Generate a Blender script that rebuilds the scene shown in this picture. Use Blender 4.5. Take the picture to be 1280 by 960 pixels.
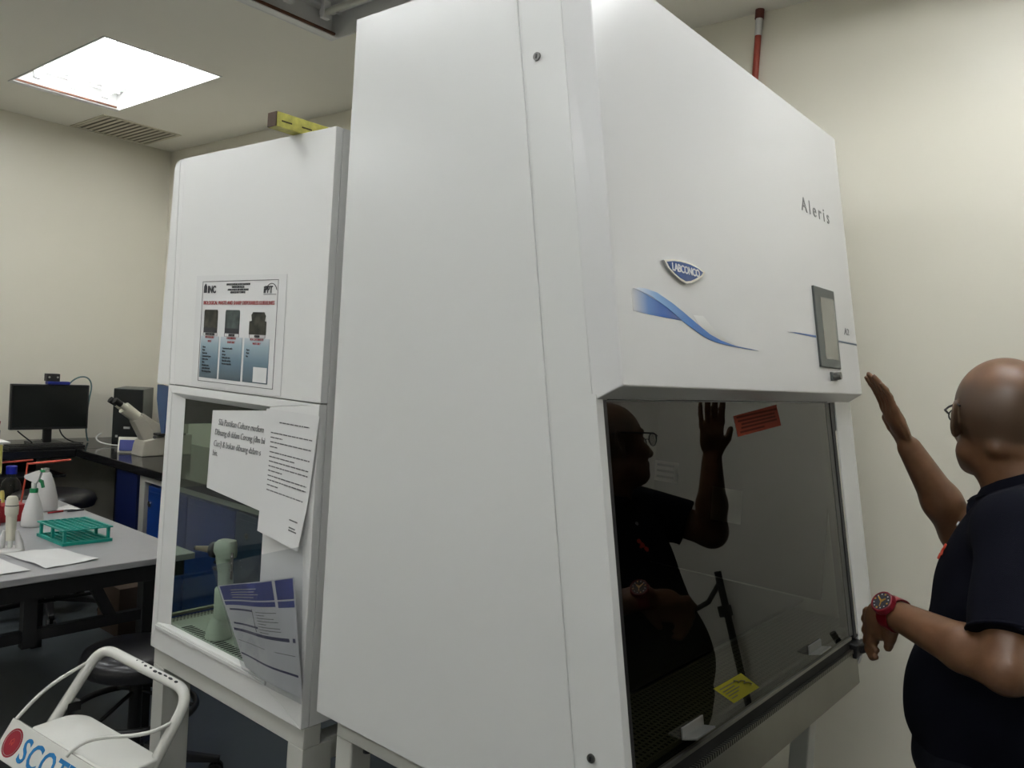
import bpy, math, random
import numpy as np
from mathutils import Vector, Matrix

for o in list(bpy.data.objects):
    bpy.data.objects.remove(o)
C = bpy.context.scene.collection
SC = bpy.context.scene
random.seed(7)
PI = math.pi

# ---------------------------------------------------------------- camera
cam_d = bpy.data.cameras.new('camera')
cam = bpy.data.objects.new('camera', cam_d)
C.objects.link(cam)
cam_d.sensor_width = 36.0
cam_d.lens = 1009.0 / 1280.0 * 36.0
cam_d.clip_start = 0.02
cam.matrix_world = Matrix(((0.7682, -0.0661, 0.6368, 0.0),
                           (0.6376, -0.0203, -0.7701, 0.0),
                           (0.0632, 0.9976, 0.0257, 1.59),
                           (0, 0, 0, 1)))
cam.matrix_world = Matrix.Translation((0, 0, 1.59)) @ cam.matrix_world.to_3x3().to_quaternion().to_matrix().to_4x4()
SC.camera = cam

# ---------------------------------------------------------------- world, exposure, lamp power
w = bpy.data.worlds.new('world')
SC.world = w
w.use_nodes = True
w.node_tree.nodes['Background'].inputs[0].default_value = (0.05, 0.05, 0.05, 1)
w.node_tree.nodes['Background'].inputs[1].default_value = 0.2
SC.view_settings.view_transform = 'Standard'
SC.view_settings.look = 'None'
SC.view_settings.gamma = 1.0
SC.view_settings.use_curve_mapping = False
SC.view_settings.exposure = 0.56
TUBE_POWER = 21.0
CEIL = 3.01

# ================================================================ materials
MATS = {}
def mat(name, col, rough=0.5, metal=0.0, spec=0.5, noise=0.0, nscale=8.0, bump=0.0, bscale=200.0, coat=0.0,
        emit=None, estr=0.0, alpha=1.0, trans=0.0, ior=1.45, sheen=0.0):
    m = bpy.data.materials.new(name)
    m.use_nodes = True
    nt = m.node_tree
    b = nt.nodes['Principled BSDF']
    b.inputs['Base Color'].default_value = (*col, 1)
    b.inputs['Roughness'].default_value = rough
    b.inputs['Metallic'].default_value = metal
    b.inputs['Specular IOR Level'].default_value = spec
    b.inputs['IOR'].default_value = ior
    b.inputs['Coat Weight'].default_value = coat
    b.inputs['Coat Roughness'].default_value = 0.08
    b.inputs['Transmission Weight'].default_value = trans
    b.inputs['Sheen Weight'].default_value = sheen
    if emit:
        b.inputs['Emission Color'].default_value = (*emit, 1)
        b.inputs['Emission Strength'].default_value = estr
    tc = None
    if noise > 0 or bump > 0:
        tc = nt.nodes.new('ShaderNodeTexCoord')
    if noise > 0:
        n = nt.nodes.new('ShaderNodeTexNoise')
        n.inputs['Scale'].default_value = nscale
        n.inputs['Detail'].default_value = 4
        nt.links.new(tc.outputs['Object'], n.inputs['Vector'])
        r = nt.nodes.new('ShaderNodeMapRange')
        r.inputs['From Min'].default_value = 0.3
        r.inputs['From Max'].default_value = 0.7
        r.inputs['To Min'].default_value = 1 - noise
        r.inputs['To Max'].default_value = 1 + noise
        nt.links.new(n.outputs['Fac'], r.inputs['Value'])
        mx = nt.nodes.new('ShaderNodeVectorMath')
        mx.operation = 'SCALE'
        mx.inputs[0].default_value = col
        nt.links.new(r.outputs['Result'], mx.inputs['Scale'])
        nt.links.new(mx.outputs['Vector'], b.inputs['Base Color'])
    if bump > 0:
        n2 = nt.nodes.new('ShaderNodeTexNoise')
        n2.inputs['Scale'].default_value = bscale
        n2.inputs['Detail'].default_value = 3
        nt.links.new(tc.outputs['Object'], n2.inputs['Vector'])
        bp = nt.nodes.new('ShaderNodeBump')
        bp.inputs['Strength'].default_value = bump
        bp.inputs['Distance'].default_value = 0.002
        nt.links.new(n2.outputs['Fac'], bp.inputs['Height'])
        nt.links.new(bp.outputs['Normal'], b.inputs['Normal'])
    MATS[name] = m
    return m

def glass_mat(name, tint, ior=1.5, rough=0.0, haze=0.0, hazecol=(0.5, 0.5, 0.5)):
    """sheet glass: fresnel reflection over a tinted clear body; some surface haze if asked"""
    m = bpy.data.materials.new(name)
    m.use_nodes = True
    nt = m.node_tree
    nt.nodes.remove(nt.nodes['Principled BSDF'])
    out = nt.nodes['Material Output']
    tr = nt.nodes.new('ShaderNodeBsdfTransparent')
    tr.inputs[0].default_value = (*tint, 1)
    gl = nt.nodes.new('ShaderNodeBsdfGlossy')
    gl.inputs['Roughness'].default_value = rough
    gl.inputs['Color'].default_value = (1, 1, 1, 1)
    body = tr
    if haze > 0:
        df = nt.nodes.new('ShaderNodeBsdfDiffuse')
        df.inputs[0].default_value = (*hazecol, 1)
        mh = nt.nodes.new('ShaderNodeMixShader')
        mh.inputs[0].default_value = haze
        nt.links.new(tr.outputs[0], mh.inputs[1])
        nt.links.new(df.outputs[0], mh.inputs[2])
        body = mh
    fr = nt.nodes.new('ShaderNodeFresnel')
    fr.inputs['IOR'].default_value = ior
    ge = nt.nodes.new('ShaderNodeNewGeometry')
    inv = nt.nodes.new('ShaderNodeMath'); inv.operation = 'SUBTRACT'
    inv.inputs[0].default_value = 1.0
    nt.links.new(ge.outputs['Backfacing'], inv.inputs[1])
    mul = nt.nodes.new('ShaderNodeMath'); mul.operation = 'MULTIPLY'
    nt.links.new(fr.outputs[0], mul.inputs[0]); nt.links.new(inv.outputs[0], mul.inputs[1])
    mx = nt.nodes.new('ShaderNodeMixShader')
    nt.links.new(mul.outputs[0], mx.inputs[0])
    nt.links.new(body.outputs[0], mx.inputs[1])
    nt.links.new(gl.outputs[0], mx.inputs[2])
    nt.links.new(mx.outputs[0], out.inputs[0])
    MATS[name] = m
    return m

def grad_mat(name, stops, axis=0, rough=0.35, coord='Generated'):
    """printed colour fade along one axis of the printed piece"""
    m = bpy.data.materials.new(name)
    m.use_nodes = True
    nt = m.node_tree
    b = nt.nodes['Principled BSDF']
    b.inputs['Roughness'].default_value = rough
    tc = nt.nodes.new('ShaderNodeTexCoord')
    sx = nt.nodes.new('ShaderNodeSeparateXYZ')
    nt.links.new(tc.outputs[coord], sx.inputs[0])
    cr = nt.nodes.new('ShaderNodeValToRGB')
    e = cr.color_ramp.elements
    e[0].position = stops[0][0]; e[0].color = (*stops[0][1], 1)
    e[1].position = stops[-1][0]; e[1].color = (*stops[-1][1], 1)
    for p, c in stops[1:-1]:
        n = e.new(p); n.color = (*c, 1)
    nt.links.new(sx.outputs[axis], cr.inputs[0])
    nt.links.new(cr.outputs[0], b.inputs['Base Color'])
    MATS[name] = m
    return m

WHITE = (0.66, 0.66, 0.655)
mat('wall_paint', (0.72, 0.69, 0.59), 0.33, spec=0.4, noise=0.01, nscale=1.5)
mat('ceiling_paint', (0.88, 0.86, 0.78), 0.7, noise=0.015, nscale=1.2)
mat('floor_vinyl', (0.066, 0.078, 0.086), 0.34, noise=0.12, nscale=3.0, bump=0.04, bscale=60)
mat('skirting', (0.45, 0.43, 0.36), 0.5)
mat('enamel', (0.60, 0.60, 0.595), 0.24, spec=0.5, coat=0.1)
mat('enamel_side', (0.60, 0.605, 0.59), 0.27, spec=0.5, coat=0.0)
mat('enamel_grey', (0.50, 0.50, 0.48), 0.3)
mat('cream_enamel', (0.66, 0.66, 0.645), 0.35)
mat('stand_paint', (0.50, 0.50, 0.46), 0.4)
mat('steel', (0.32, 0.315, 0.28), 0.33, metal=1.0, noise=0.08, nscale=5)
mat('steel_bright', (0.75, 0.75, 0.74), 0.25, metal=1.0)
mat('handle_metal', (0.30, 0.30, 0.29), 0.45, metal=1.0)
mat('steel_dark', (0.16, 0.16, 0.15), 0.35, metal=1.0)
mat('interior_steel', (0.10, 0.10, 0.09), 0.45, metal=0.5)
mat('interior_unlit', (0.018, 0.018, 0.015), 0.5)  # stainless interior, its unlit darkness put into the colour
mat('unlit_green', (0.075, 0.1, 0.075), 0.6)  # unlit backside of the header, its shade put into the green
mat('black_plastic', (0.012, 0.012, 0.013), 0.4)
mat('black_rubber', (0.01, 0.01, 0.01), 0.6)
mat('black_vinyl', (0.014, 0.014, 0.016), 0.28)
mat('black_metal', (0.008, 0.008, 0.009), 0.4)
mat('worktop_black', (0.012, 0.012, 0.013), 0.12)
mat('screen_off', (0.006, 0.008, 0.008), 0.25)
mat('table_grey', (0.31, 0.31, 0.32), 0.4, noise=0.02, nscale=30)
mat('cabinet_blue', (0.004, 0.035, 0.20), 0.35)
mat('slate_blue', (0.012, 0.035, 0.085), 0.4)
mat('visor_blue', (0.02, 0.052, 0.13), 0.4)
mat('navy', (0.004, 0.010, 0.06), 0.4)
mat('pale_grey', (0.36, 0.36, 0.33), 0.45)
mat('cream_plastic', (0.56, 0.54, 0.45), 0.4)
mat('scope_body', (0.42, 0.40, 0.34), 0.35)
mat('paper', (0.63, 0.63, 0.62), 0.7)
mat('paper_grey', (0.52, 0.52, 0.52), 0.7)
mat('ink', (0.03, 0.03, 0.035), 0.6)
mat('ink_grey', (0.12, 0.12, 0.12), 0.6)
mat('ink_red', (0.36, 0.05, 0.05), 0.6)
mat('ink_blue', (0.02, 0.032, 0.19), 0.5)
mat('ink_navy', (0.01, 0.01, 0.06), 0.5)
mat('badge_blue', (0.015, 0.06, 0.22), 0.3)
mat('swoosh_blue', (0.01, 0.10, 0.38), 0.3)
mat('line_dark', (0.05, 0.085, 0.13), 0.4)
mat('letter_grey', (0.15, 0.15, 0.15), 0.4)
mat('bezel', (0.075, 0.085, 0.08), 0.4)
mat('lcd', (0.16, 0.16, 0.13), 0.08, coat=0.5)
mat('sticker_yellow', (0.24, 0.22, 0.024), 0.8, spec=0.05)
mat('sticker_red', (0.15, 0.030, 0.016), 0.8, spec=0.05)
mat('sticker_red_dark', (0.06, 0.014, 0.008), 0.8, spec=0.05)
mat('sticker_ink', (0.07, 0.06, 0.01), 0.5)
mat('pipe_red', (0.30, 0.045, 0.025), 0.4)
mat('pipe_brown', (0.14, 0.04, 0.03), 0.5)
mat('rust', (0.10, 0.035, 0.015), 0.7, noise=0.5, nscale=25)
mat('lamp_white', (0.75, 0.75, 0.74), 0.4)
mat('tube_off', (0.62, 0.62, 0.56), 0.3)
mat('tube_lit', (0.9, 0.9, 0.9), 0.4, emit=(0.97, 0.99, 1.0), estr=TUBE_POWER)
mat('vent_paint', (0.68, 0.64, 0.52), 0.6)
mat('vent_dark', (0.25, 0.23, 0.18), 0.7)
mat('teal', (0.01, 0.27, 0.22), 0.35)
mat('green_plastic', (0.01, 0.22, 0.08), 0.4)
mat('bottle_white', (0.62, 0.61, 0.60), 0.4)
mat('blue_cap', (0.01, 0.02, 0.36), 0.4)
mat('coral', (0.62, 0.10, 0.06), 0.45)
mat('red_plastic', (0.32, 0.015, 0.02), 0.4)
mat('yellow_plastic', (0.60, 0.55, 0.16), 0.4)
mat('cardboard', (0.07, 0.045, 0.03), 0.8)
mat('box_yellow', (0.50, 0.47, 0.10), 0.5, noise=0.2, nscale=60)
mat('seal_red', (0.28, 0.015, 0.03), 0.5)
mat('sign_blue', (0.01, 0.17, 0.42), 0.5)
mat('tube_white', (0.60, 0.60, 0.56), 0.25)
mat('brown_nozzle', (0.22, 0.15, 0.08), 0.45)
mat('grey_green', (0.58, 0.59, 0.55), 0.45)
mat('wire_teal', (0.09, 0.16, 0.16), 0.5)
mat('wire_white', (0.55, 0.55, 0.52), 0.5)
mat('tape_blue', (0.01, 0.02, 0.20), 0.4)
mat('shirt', (0.0035, 0.004, 0.009), 0.9, spec=0.15, bump=0.4, bscale=900)
mat('trousers', (0.005, 0.006, 0.010), 0.9, spec=0.2, bump=0.3, bscale=500, noise=0.3, nscale=14)
mat('logo_orange', (0.75, 0.09, 0.05), 0.6)
mat('button', (0.45, 0.47, 0.5), 0.4)
mat('watch_red', (0.16, 0.004, 0.012), 0.3)
mat('gold', (0.8, 0.48, 0.12), 0.3, metal=0.8)
mat('shoe', (0.01, 0.01, 0.01), 0.4)
mat('eye_white', (0.7, 0.68, 0.65), 0.2)
mat('photo_a', (0.03, 0.03, 0.02), 0.5, noise=0.9, nscale=40)
mat('photo_b', (0.05, 0.07, 0.065), 0.5, noise=0.7, nscale=30)
glass_mat('smoked_glass', (0.50, 0.50, 0.42), 1.53)
glass_mat('green_glass', (0.80, 0.85, 0.81), 1.4)
glass_mat('clear_plastic', (0.88, 0.89, 0.90), 1.3, haze=0.03, hazecol=(0.8, 0.8, 0.8))
glass_mat('clear_glass', (0.92, 0.93, 0.92), 1.4)
grad_mat('swoosh_fade', [(0.0, (0.56, 0.56, 0.555)), (0.30, (0.10, 0.22, 0.48)), (0.55, (0.02, 0.10, 0.36)), (0.85, (0.02, 0.07, 0.26)), (1.0, (0.02, 0.04, 0.12))], 1)
grad_mat('ribbon_fade', [(0.0, (0.60, 0.62, 0.66)), (0.15, (0.20, 0.36, 0.60)), (0.4, (0.03, 0.14, 0.42)), (0.75, (0.01, 0.11, 0.38)), (0.93, (0.03, 0.09, 0.22)), (1.0, (0.4, 0.4, 0.4))], 1)
grad_mat('grey_fade', [(0.0, (0.60, 0.60, 0.59)), (0.5, (0.45, 0.45, 0.42)), (0.85, (0.33, 0.32, 0.28)), (1.0, (0.2, 0.2, 0.2))], 1)
grad_mat('line_fade', [(0.0, (0.5, 0.48, 0.45)), (0.25, (0.02, 0.08, 0.25)), (1.0, (0.01, 0.09, 0.34))], 1)
grad_mat('panel_blue', [(0.0, (0.07, 0.10, 0.12)), (0.45, (0.12, 0.19, 0.24)), (0.8, (0.27, 0.36, 0.41)), (1.0, (0.45, 0.50, 0.53))], 2, 0.5)

def perforated(name, base, sx, sy, width=0.55, height=0.45, hole=(0.002, 0.002, 0.002), u=1, v=0, met=0.9):
    """steel with rows of slots pierced in it: a fine regular pattern"""
    m = bpy.data.materials.new(name)
    m.use_nodes = True
    nt = m.node_tree
    b = nt.nodes['Principled BSDF']
    b.inputs['Metallic'].default_value = met
    b.inputs['Roughness'].default_value = 0.4
    tc = nt.nodes.new('ShaderNodeTexCoord')
    s = nt.nodes.new('ShaderNodeSeparateXYZ')
    nt.links.new(tc.outputs['Object'], s.inputs[0])
    def M(op, a, bb=None):
        n = nt.nodes.new('ShaderNodeMath'); n.operation = op
        if isinstance(a, (int, float)): n.inputs[0].default_value = a
        else: nt.links.new(a, n.inputs[0])
        if bb is not None:
            if isinstance(bb, (int, float)): n.inputs[1].default_value = bb
            else: nt.links.new(bb, n.inputs[1])
        return n.outputs[0]
    U = M('DIVIDE', s.outputs[u], sx); Vv = M('DIVIDE', s.outputs[v], sy)
    row = M('FLOOR', Vv)
    odd = M('MULTIPLY', M('PINGPONG', row, 1.0), 0.5)
    fu = M('FRACT', M('ADD', U, odd)); fv = M('FRACT', Vv)
    inside = M('MULTIPLY', M('LESS_THAN', fu, width), M('LESS_THAN', fv, height))
    mx = nt.nodes.new('ShaderNodeMix'); mx.data_type = 'RGBA'
    nt.links.new(inside, mx.inputs[0])
    mx.inputs[6].default_value = (*base, 1); mx.inputs[7].default_value = (*hole, 1)
    nt.links.new(mx.outputs[2], b.inputs['Base Color'])
    MATS[name] = m
perforated('grille_a', (0.55, 0.55, 0.50), 0.0115, 0.0095, 0.5, 0.6)
perforated('grille_c', (0.22, 0.22, 0.19), 0.0125, 0.0125, 0.5, 0.55, u=1, v=0, met=0.2)
perforated('lip_slots', (0.20, 0.20, 0.17), 0.010, 0.03, 0.45, 1.0, u=1, v=2)
perforated('grille_b', (0.42, 0.42, 0.36), 0.014, 0.02, 0.5, 0.7, u=0, v=1)

def skin_mat():
    m = bpy.data.materials.new('skin')
    m.use_nodes = True
    nt = m.node_tree
    b = nt.nodes['Principled BSDF']
    b.inputs['Roughness'].default_value = 0.42
    b.inputs['Subsurface Weight'].default_value = 0.08
    b.inputs['Subsurface Radius'].default_value = (0.01, 0.004, 0.002)
    tc = nt.nodes.new('ShaderNodeTexCoord')
    n = nt.nodes.new('ShaderNodeTexNoise'); n.inputs['Scale'].default_value = 22; n.inputs['Detail'].default_value = 5
    nt.links.new(tc.outputs['Object'], n.inputs['Vector'])
    cr = nt.nodes.new('ShaderNodeValToRGB')
    cr.color_ramp.elements[0].position = 0.3; cr.color_ramp.elements[0].color = (0.13, 0.060, 0.028, 1)
    cr.color_ramp.elements[1].position = 0.7; cr.color_ramp.elements[1].color = (0.185, 0.092, 0.046, 1)
    nt.links.new(n.outputs['Fac'], cr.inputs[0])
    # shaved hair: fine grey stubble over the cranium, read from a painted point attribute
    at = nt.nodes.new('ShaderNodeAttribute'); at.attribute_name = 'stubble'
    mx = nt.nodes.new('ShaderNodeMix'); mx.data_type = 'RGBA'
    nt.links.new(at.outputs['Fac'], mx.inputs[0])
    nt.links.new(cr.outputs[0], mx.inputs[6])
    mx.inputs[7].default_value = (0.075, 0.048, 0.030, 1)
    nt.links.new(mx.outputs[2], b.inputs['Base Color'])
    n2 = nt.nodes.new('ShaderNodeTexNoise'); n2.inputs['Scale'].default_value = 300
    nt.links.new(tc.outputs['Object'], n2.inputs['Vector'])
    bp = nt.nodes.new('ShaderNodeBump'); bp.inputs['Strength'].default_value = 0.15; bp.inputs['Distance'].default_value = 0.001
    nt.links.new(n2.outputs['Fac'], bp.inputs['Height']); nt.links.new(bp.outputs['Normal'], b.inputs['Normal'])
    MATS['skin'] = m
skin_mat()

# ================================================================ mesh helpers
def V3(*a): return Vector(a)
class MB:
    def __init__(s): s.v = []; s.f = []
    def add(s, vs, fs):
        n = len(s.v)
        s.v += [tuple(p) for p in vs]
        s.f += [tuple(i + n for i in f) for f in fs]
        return s
    def box(s, a, b, rot=0, piv=None):
        x0, x1 = sorted((a[0], b[0])); y0, y1 = sorted((a[1], b[1])); z0, z1 = sorted((a[2], b[2]))
        vs = [(x, y, z) for z in (z0, z1) for x, y in ((x0, y0), (x1, y0), (x1, y1), (x0, y1))]
        if rot:
            p = Vector(piv) if piv else Vector(((x0 + x1) / 2, (y0 + y1) / 2, 0))
            R = Matrix.Rotation(rot, 3, 'Z')
            vs = [R @ (Vector(q) - Vector((p.x, p.y, 0))) + Vector((p.x, p.y, 0)) for q in vs]
        return s.add(vs, [(0, 3, 2, 1), (4, 5, 6, 7), (0, 1, 5, 4), (1, 2, 6, 5), (2, 3, 7, 6), (3, 0, 4, 7)])
    def hexa(s, lo, hi):
        """lo, hi: four points each, same winding (ccw seen from hi side)"""
        n = len(lo)
        vs = list(lo) + list(hi)
        fs = [tuple(reversed(range(n))), tuple(range(n, 2 * n))]
        fs += [(i, (i + 1) % n, n + (i + 1) % n, n + i) for i in range(n)]
        return s.add(vs, fs)
    def prism(s, pts, O, U, V, t0, t1):
        """polygon pts (u,v) on frame O,U,V extruded along N=UxV from t0 to t1"""
        O, U, V = Vector(O), Vector(U), Vector(V); N = U.cross(V).normalized()
        A = sum(pts[i][0] * pts[(i + 1) % len(pts)][1] - pts[(i + 1) % len(pts)][0] * pts[i][1] for i in range(len(pts)))
        if A < 0: pts = list(reversed(pts))
        lo = [O + U * u + V * v + N * t0 for u, v in pts]; hi = [O + U * u + V * v + N * t1 for u, v in pts]
        return s.hexa(lo, hi)
    def frame(s, outer, inner, O, U, V, t0, t1):
        """rectangular ring: outer/inner = (u0,v0,u1,v1)"""
        a, b = outer, inner
        for r in ((a[0], a[1], a[2], b[1]), (a[0], b[3], a[2], a[3]), (a[0], b[1], b[0], b[3]), (b[2], b[1], a[2], b[3])):
            s.prism([(r[0], r[1]), (r[2], r[1]), (r[2], r[3]), (r[0], r[3])], O, U, V, t0, t1)
        return s
    def cyl(s, p0, p1, r0, r1=None, seg=16, caps=True):
        r1 = r0 if r1 is None else r1
        p0, p1 = Vector(p0), Vector(p1)
        d = (p1 - p0).normalized()
        a = d.orthogonal().normalized(); b = d.cross(a)
        vs = []
        for p, r in ((p0, r0), (p1, r1)):
            vs += [p + (a * math.cos(2 * PI * i / seg) + b * math.sin(2 * PI * i / seg)) * r for i in range(seg)]
        fs = [(i, (i + 1) % seg, seg + (i + 1) % seg, seg + i) for i in range(seg)]
        if caps: fs += [tuple(reversed(range(seg))), tuple(range(seg, 2 * seg))]
        return s.add(vs, fs)
    def tube(s, path, r, seg=10, closed=False, sq=None):
        P = [Vector(p) for p in path]; n = len(P)
        rr = r if isinstance(r, (list, tuple)) else [r] * n
        rings = []; up = None
        for i in range(n):
            if closed: d = (P[(i + 1) % n] - P[i - 1]).normalized()
            else: d = (P[min(i + 1, n - 1)] - P[max(i - 1, 0)]).normalized()
            if up is None: up = d.orthogonal().normalized()
            up = (up - d * up.dot(d)).normalized()
            b = d.cross(up)
            rings.append([P[i] + (up * math.cos(2 * PI * k / seg) + b * math.sin(2 * PI * k / seg)) * rr[i] for k in range(seg)])
        vs = [q for g in rings for q in g]; fs = []
        for i in range(n if closed else n - 1):
            j = (i + 1) % n
            fs += [(i * seg + k, i * seg + (k + 1) % seg, j * seg + (k + 1) % seg, j * seg + k) for k in range(seg)]
        if not closed: fs += [tuple(reversed(range(seg))), tuple(range((n - 1) * seg, n * seg))]
        return s.add(vs, fs)
    def lathe(s, prof, c=(0, 0, 0), seg=24, ax='Z', sx=1, sy=1):
        """prof list of (r,h)"""
        c = Vector(c); vs = []
        for r, h in prof:
            for k in range(seg):
                a = 2 * PI * k / seg
                x, y = r * math.cos(a) * sx, r * math.sin(a) * sy
                q = {'Z': (x, y, h), 'X': (h, x, y), 'Y': (y, h, x)}[ax]
                vs.append(c + Vector(q))
        fs = []
        for i in range(len(prof) - 1):
            fs += [(i * seg + k, i * seg + (k + 1) % seg, (i + 1) * seg + (k + 1) % seg, (i + 1) * seg + k) for k in range(seg)]
        if prof[0][0] > 1e-5: fs.append(tuple(reversed(range(seg))))
        if prof[-1][0] > 1e-5: fs.append(tuple(range((len(prof) - 1) * seg, len(prof) * seg)))
        return s.add(vs, fs)
    def ball(s, c, r, seg=16, rings=10):
        rx, ry, rz = (r, r, r) if isinstance(r, (int, float)) else r
        prof = [(math.sin(PI * i / rings), -math.cos(PI * i / rings)) for i in range(rings + 1)]
        n = len(s.v); m = MB().lathe(prof, (0, 0, 0), seg)
        return s.add([(c[0] + x * rx, c[1] + y * ry, c[2] + z * rz) for x, y, z in m.v], m.f)
    def build(s, name, m, parent=None, smooth=False, bevel=0.0, ang=40, segs=2):
        me = bpy.data.meshes.new(name)
        off = Vector(parent['_o']) if parent is not None and '_o' in parent else Vector((0, 0, 0))
        vs = [tuple(Vector(p) - off) for p in s.v]
        me.from_pydata(vs, [], s.f)
        me.validate(verbose=False)
        me.update()
        me.materials.append(MATS[m])
        o = bpy.data.objects.new(name, me)
        C.objects.link(o)
        if parent is not None:
            o.parent = parent
            if '_o' in parent: o['_o'] = parent['_o']
        if smooth:
            me.shade_smooth()
            me.set_sharp_from_angle(angle=math.radians(ang))
        if bevel > 0:
            b = o.modifiers.new('bevel', 'BEVEL'); b.width = bevel; b.segments = segs; b.limit_method = 'ANGLE'; b.angle_limit = math.radians(40)
            b.harden_normals = False
        return o

def arc(c, r, a0, a1, n, z=None, plane='XY'):
    out = []
    for i in range(n + 1):
        a = a0 + (a1 - a0) * i / n
        x, y = r * math.cos(a), r * math.sin(a)
        out.append((c[0] + x, c[1] + y, c[2]) if plane == 'XY' else ((c[0] + x, c[1], c[2] + y) if plane == 'XZ' else (c[0], c[1] + x, c[2] + y)))
    return out
def bez(p0, p1, p2, p3, n=12):
    P = [Vector(p) for p in (p0, p1, p2, p3)]
    return [P[0] * (1 - t) ** 3 + P[1] * 3 * t * (1 - t) ** 2 + P[2] * 3 * t * t * (1 - t) + P[3] * t ** 3 for t in [i / n for i in range(n + 1)]]
def roundpath(pts, r, n=6):
    P = [Vector(p) for p in pts]; out = [P[0]]
    for i in range(1, len(P) - 1):
        a = (P[i - 1] - P[i]).normalized(); b = (P[i + 1] - P[i]).normalized()
        p0, p2 = P[i] + a * r, P[i] + b * r
        out += [p0 * (1 - t) ** 2 + P[i] * 2 * t * (1 - t) + p2 * t * t for t in [k / n for k in range(n + 1)]]
    return out + [P[-1]]

def tag(o, label=None, cat=None, group=None, kind=None):
    if label: o['label'] = label
    if cat: o['category'] = cat
    if group: o['group'] = group
    if kind: o['kind'] = kind
    return o
def thing(name, label, cat, loc, group=None):
    o = bpy.data.objects.new(name, None); o.empty_display_size = 0.05
    C.objects.link(o); o.location = loc
    o['_o'] = tuple(loc)
    return tag(o, label, cat, group)
def solo(name, mb, m, label, cat, group=None, **k):
    o = mb.build(name, m, None, **k)
    return tag(o, label, cat, group)
def struct(name, mb, m, **k):
    return tag(mb.build(name, m, None, **k), kind='structure')
def copy_tree(o, parent=None):
    c = o.copy(); C.objects.link(c)
    if parent is not None: c.parent = parent
    for ch in list(o.children): copy_tree(ch, c)
    return c

def text(name, body, size, O, U, V, m, parent, sx=1.0, align='LEFT', shear=0.0, ext=0.0004, space=1.0, line=1.0, lift=0.0008, bold=0.0):
    cu = bpy.data.curves.new(name, 'FONT')
    cu.body = body; cu.size = size; cu.align_x = align; cu.shear = shear
    cu.space_character = space; cu.space_line = line; cu.extrude = ext; cu.resolution_u = 3
    cu.offset = bold
    t = bpy.data.objects.new(name, cu); C.objects.link(t)
    bpy.context.view_layer.update()
    dg = bpy.context.evaluated_depsgraph_get()
    me = bpy.data.meshes.new_from_object(t.evaluated_get(dg))
    bpy.data.objects.remove(t); bpy.data.curves.remove(cu)
    O, U, V = Vector(O), Vector(U), Vector(V); N = U.cross(V).normalized()
    off = Vector(parent['_o']) if parent is not None and '_o' in parent else Vector((0, 0, 0))
    for v in me.vertices:
        c = v.co.copy()
        v.co = O + U * c.x * sx + V * c.y + N * (c.z + lift) - off
    me.materials.clear(); me.materials.append(MATS[m])
    o = bpy.data.objects.new(name, me); C.objects.link(o)
    if parent is not None:
        o.parent = parent
        if '_o' in parent: o['_o'] = parent['_o']
    return o

X, Y, Z = Vector((1, 0, 0)), Vector((0, 1, 0)), Vector((0, 0, 1))

# ================================================================ room
XL, XR, YB, YF = -5.95, 3.4, 3.0, -3.2
struct('floor', MB().box((XL - .1, YF - .1, -.1), (XR + .1, YB + .1, 0)), 'floor_vinyl')
struct('wall_left', MB().box((XL - .1, YF, 0), (XL, YB, CEIL)), 'wall_paint')
struct('wall_back', MB().box((XL - .1, YB, 0), (XR + .1, YB + .1, CEIL)), 'wall_paint')
struct('wall_right', MB().box((XR, YF, 0), (XR + .1, YB, CEIL)), 'wall_paint')
struct('wall_front', MB().box((XL - .1, YF - .1, 0), (XR + .1, YF, CEIL)), 'wall_paint')
struct('baseboard_back', MB().box((XL, YB - .012, 0), (XR, YB, .09)), 'skirting')
struct('baseboard_left', MB().box((XL, YF, 0), (XL + .012, YB - .012, .09)), 'skirting')
lampx = [(-5.26, -4.02), (-3.10, -1.86), (-0.94, 0.30), (1.22, 2.46)]  # last column is added out of view for more light
lampy = [(1.67, 2.29), (-0.04, 0.58), (-1.75, -1.13)]
VENT = (-5.92, 2.27, -5.40, 2.79)
holes = [(a, c, b, d) for a, b in lampx for c, d in lampy] + [VENT]
cx = sorted(set([XL - .1, XR + .1] + [h[0] for h in holes] + [h[2] for h in holes]))
cy = sorted(set([YF - .1, YB + .1] + [h[1] for h in holes] + [h[3] for h in holes]))
mb = MB()
for i in range(len(cx) - 1):
    for j in range(len(cy) - 1):
        mx_, my_ = (cx[i] + cx[i + 1]) / 2, (cy[j] + cy[j + 1]) / 2
        if any(h[0] < mx_ < h[2] and h[1] < my_ < h[3] for h in holes): continue
        mb.box((cx[i], cy[j], CEIL), (cx[i + 1], cy[j + 1], CEIL + .02))
struct('ceiling', mb, 'ceiling_paint')

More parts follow.
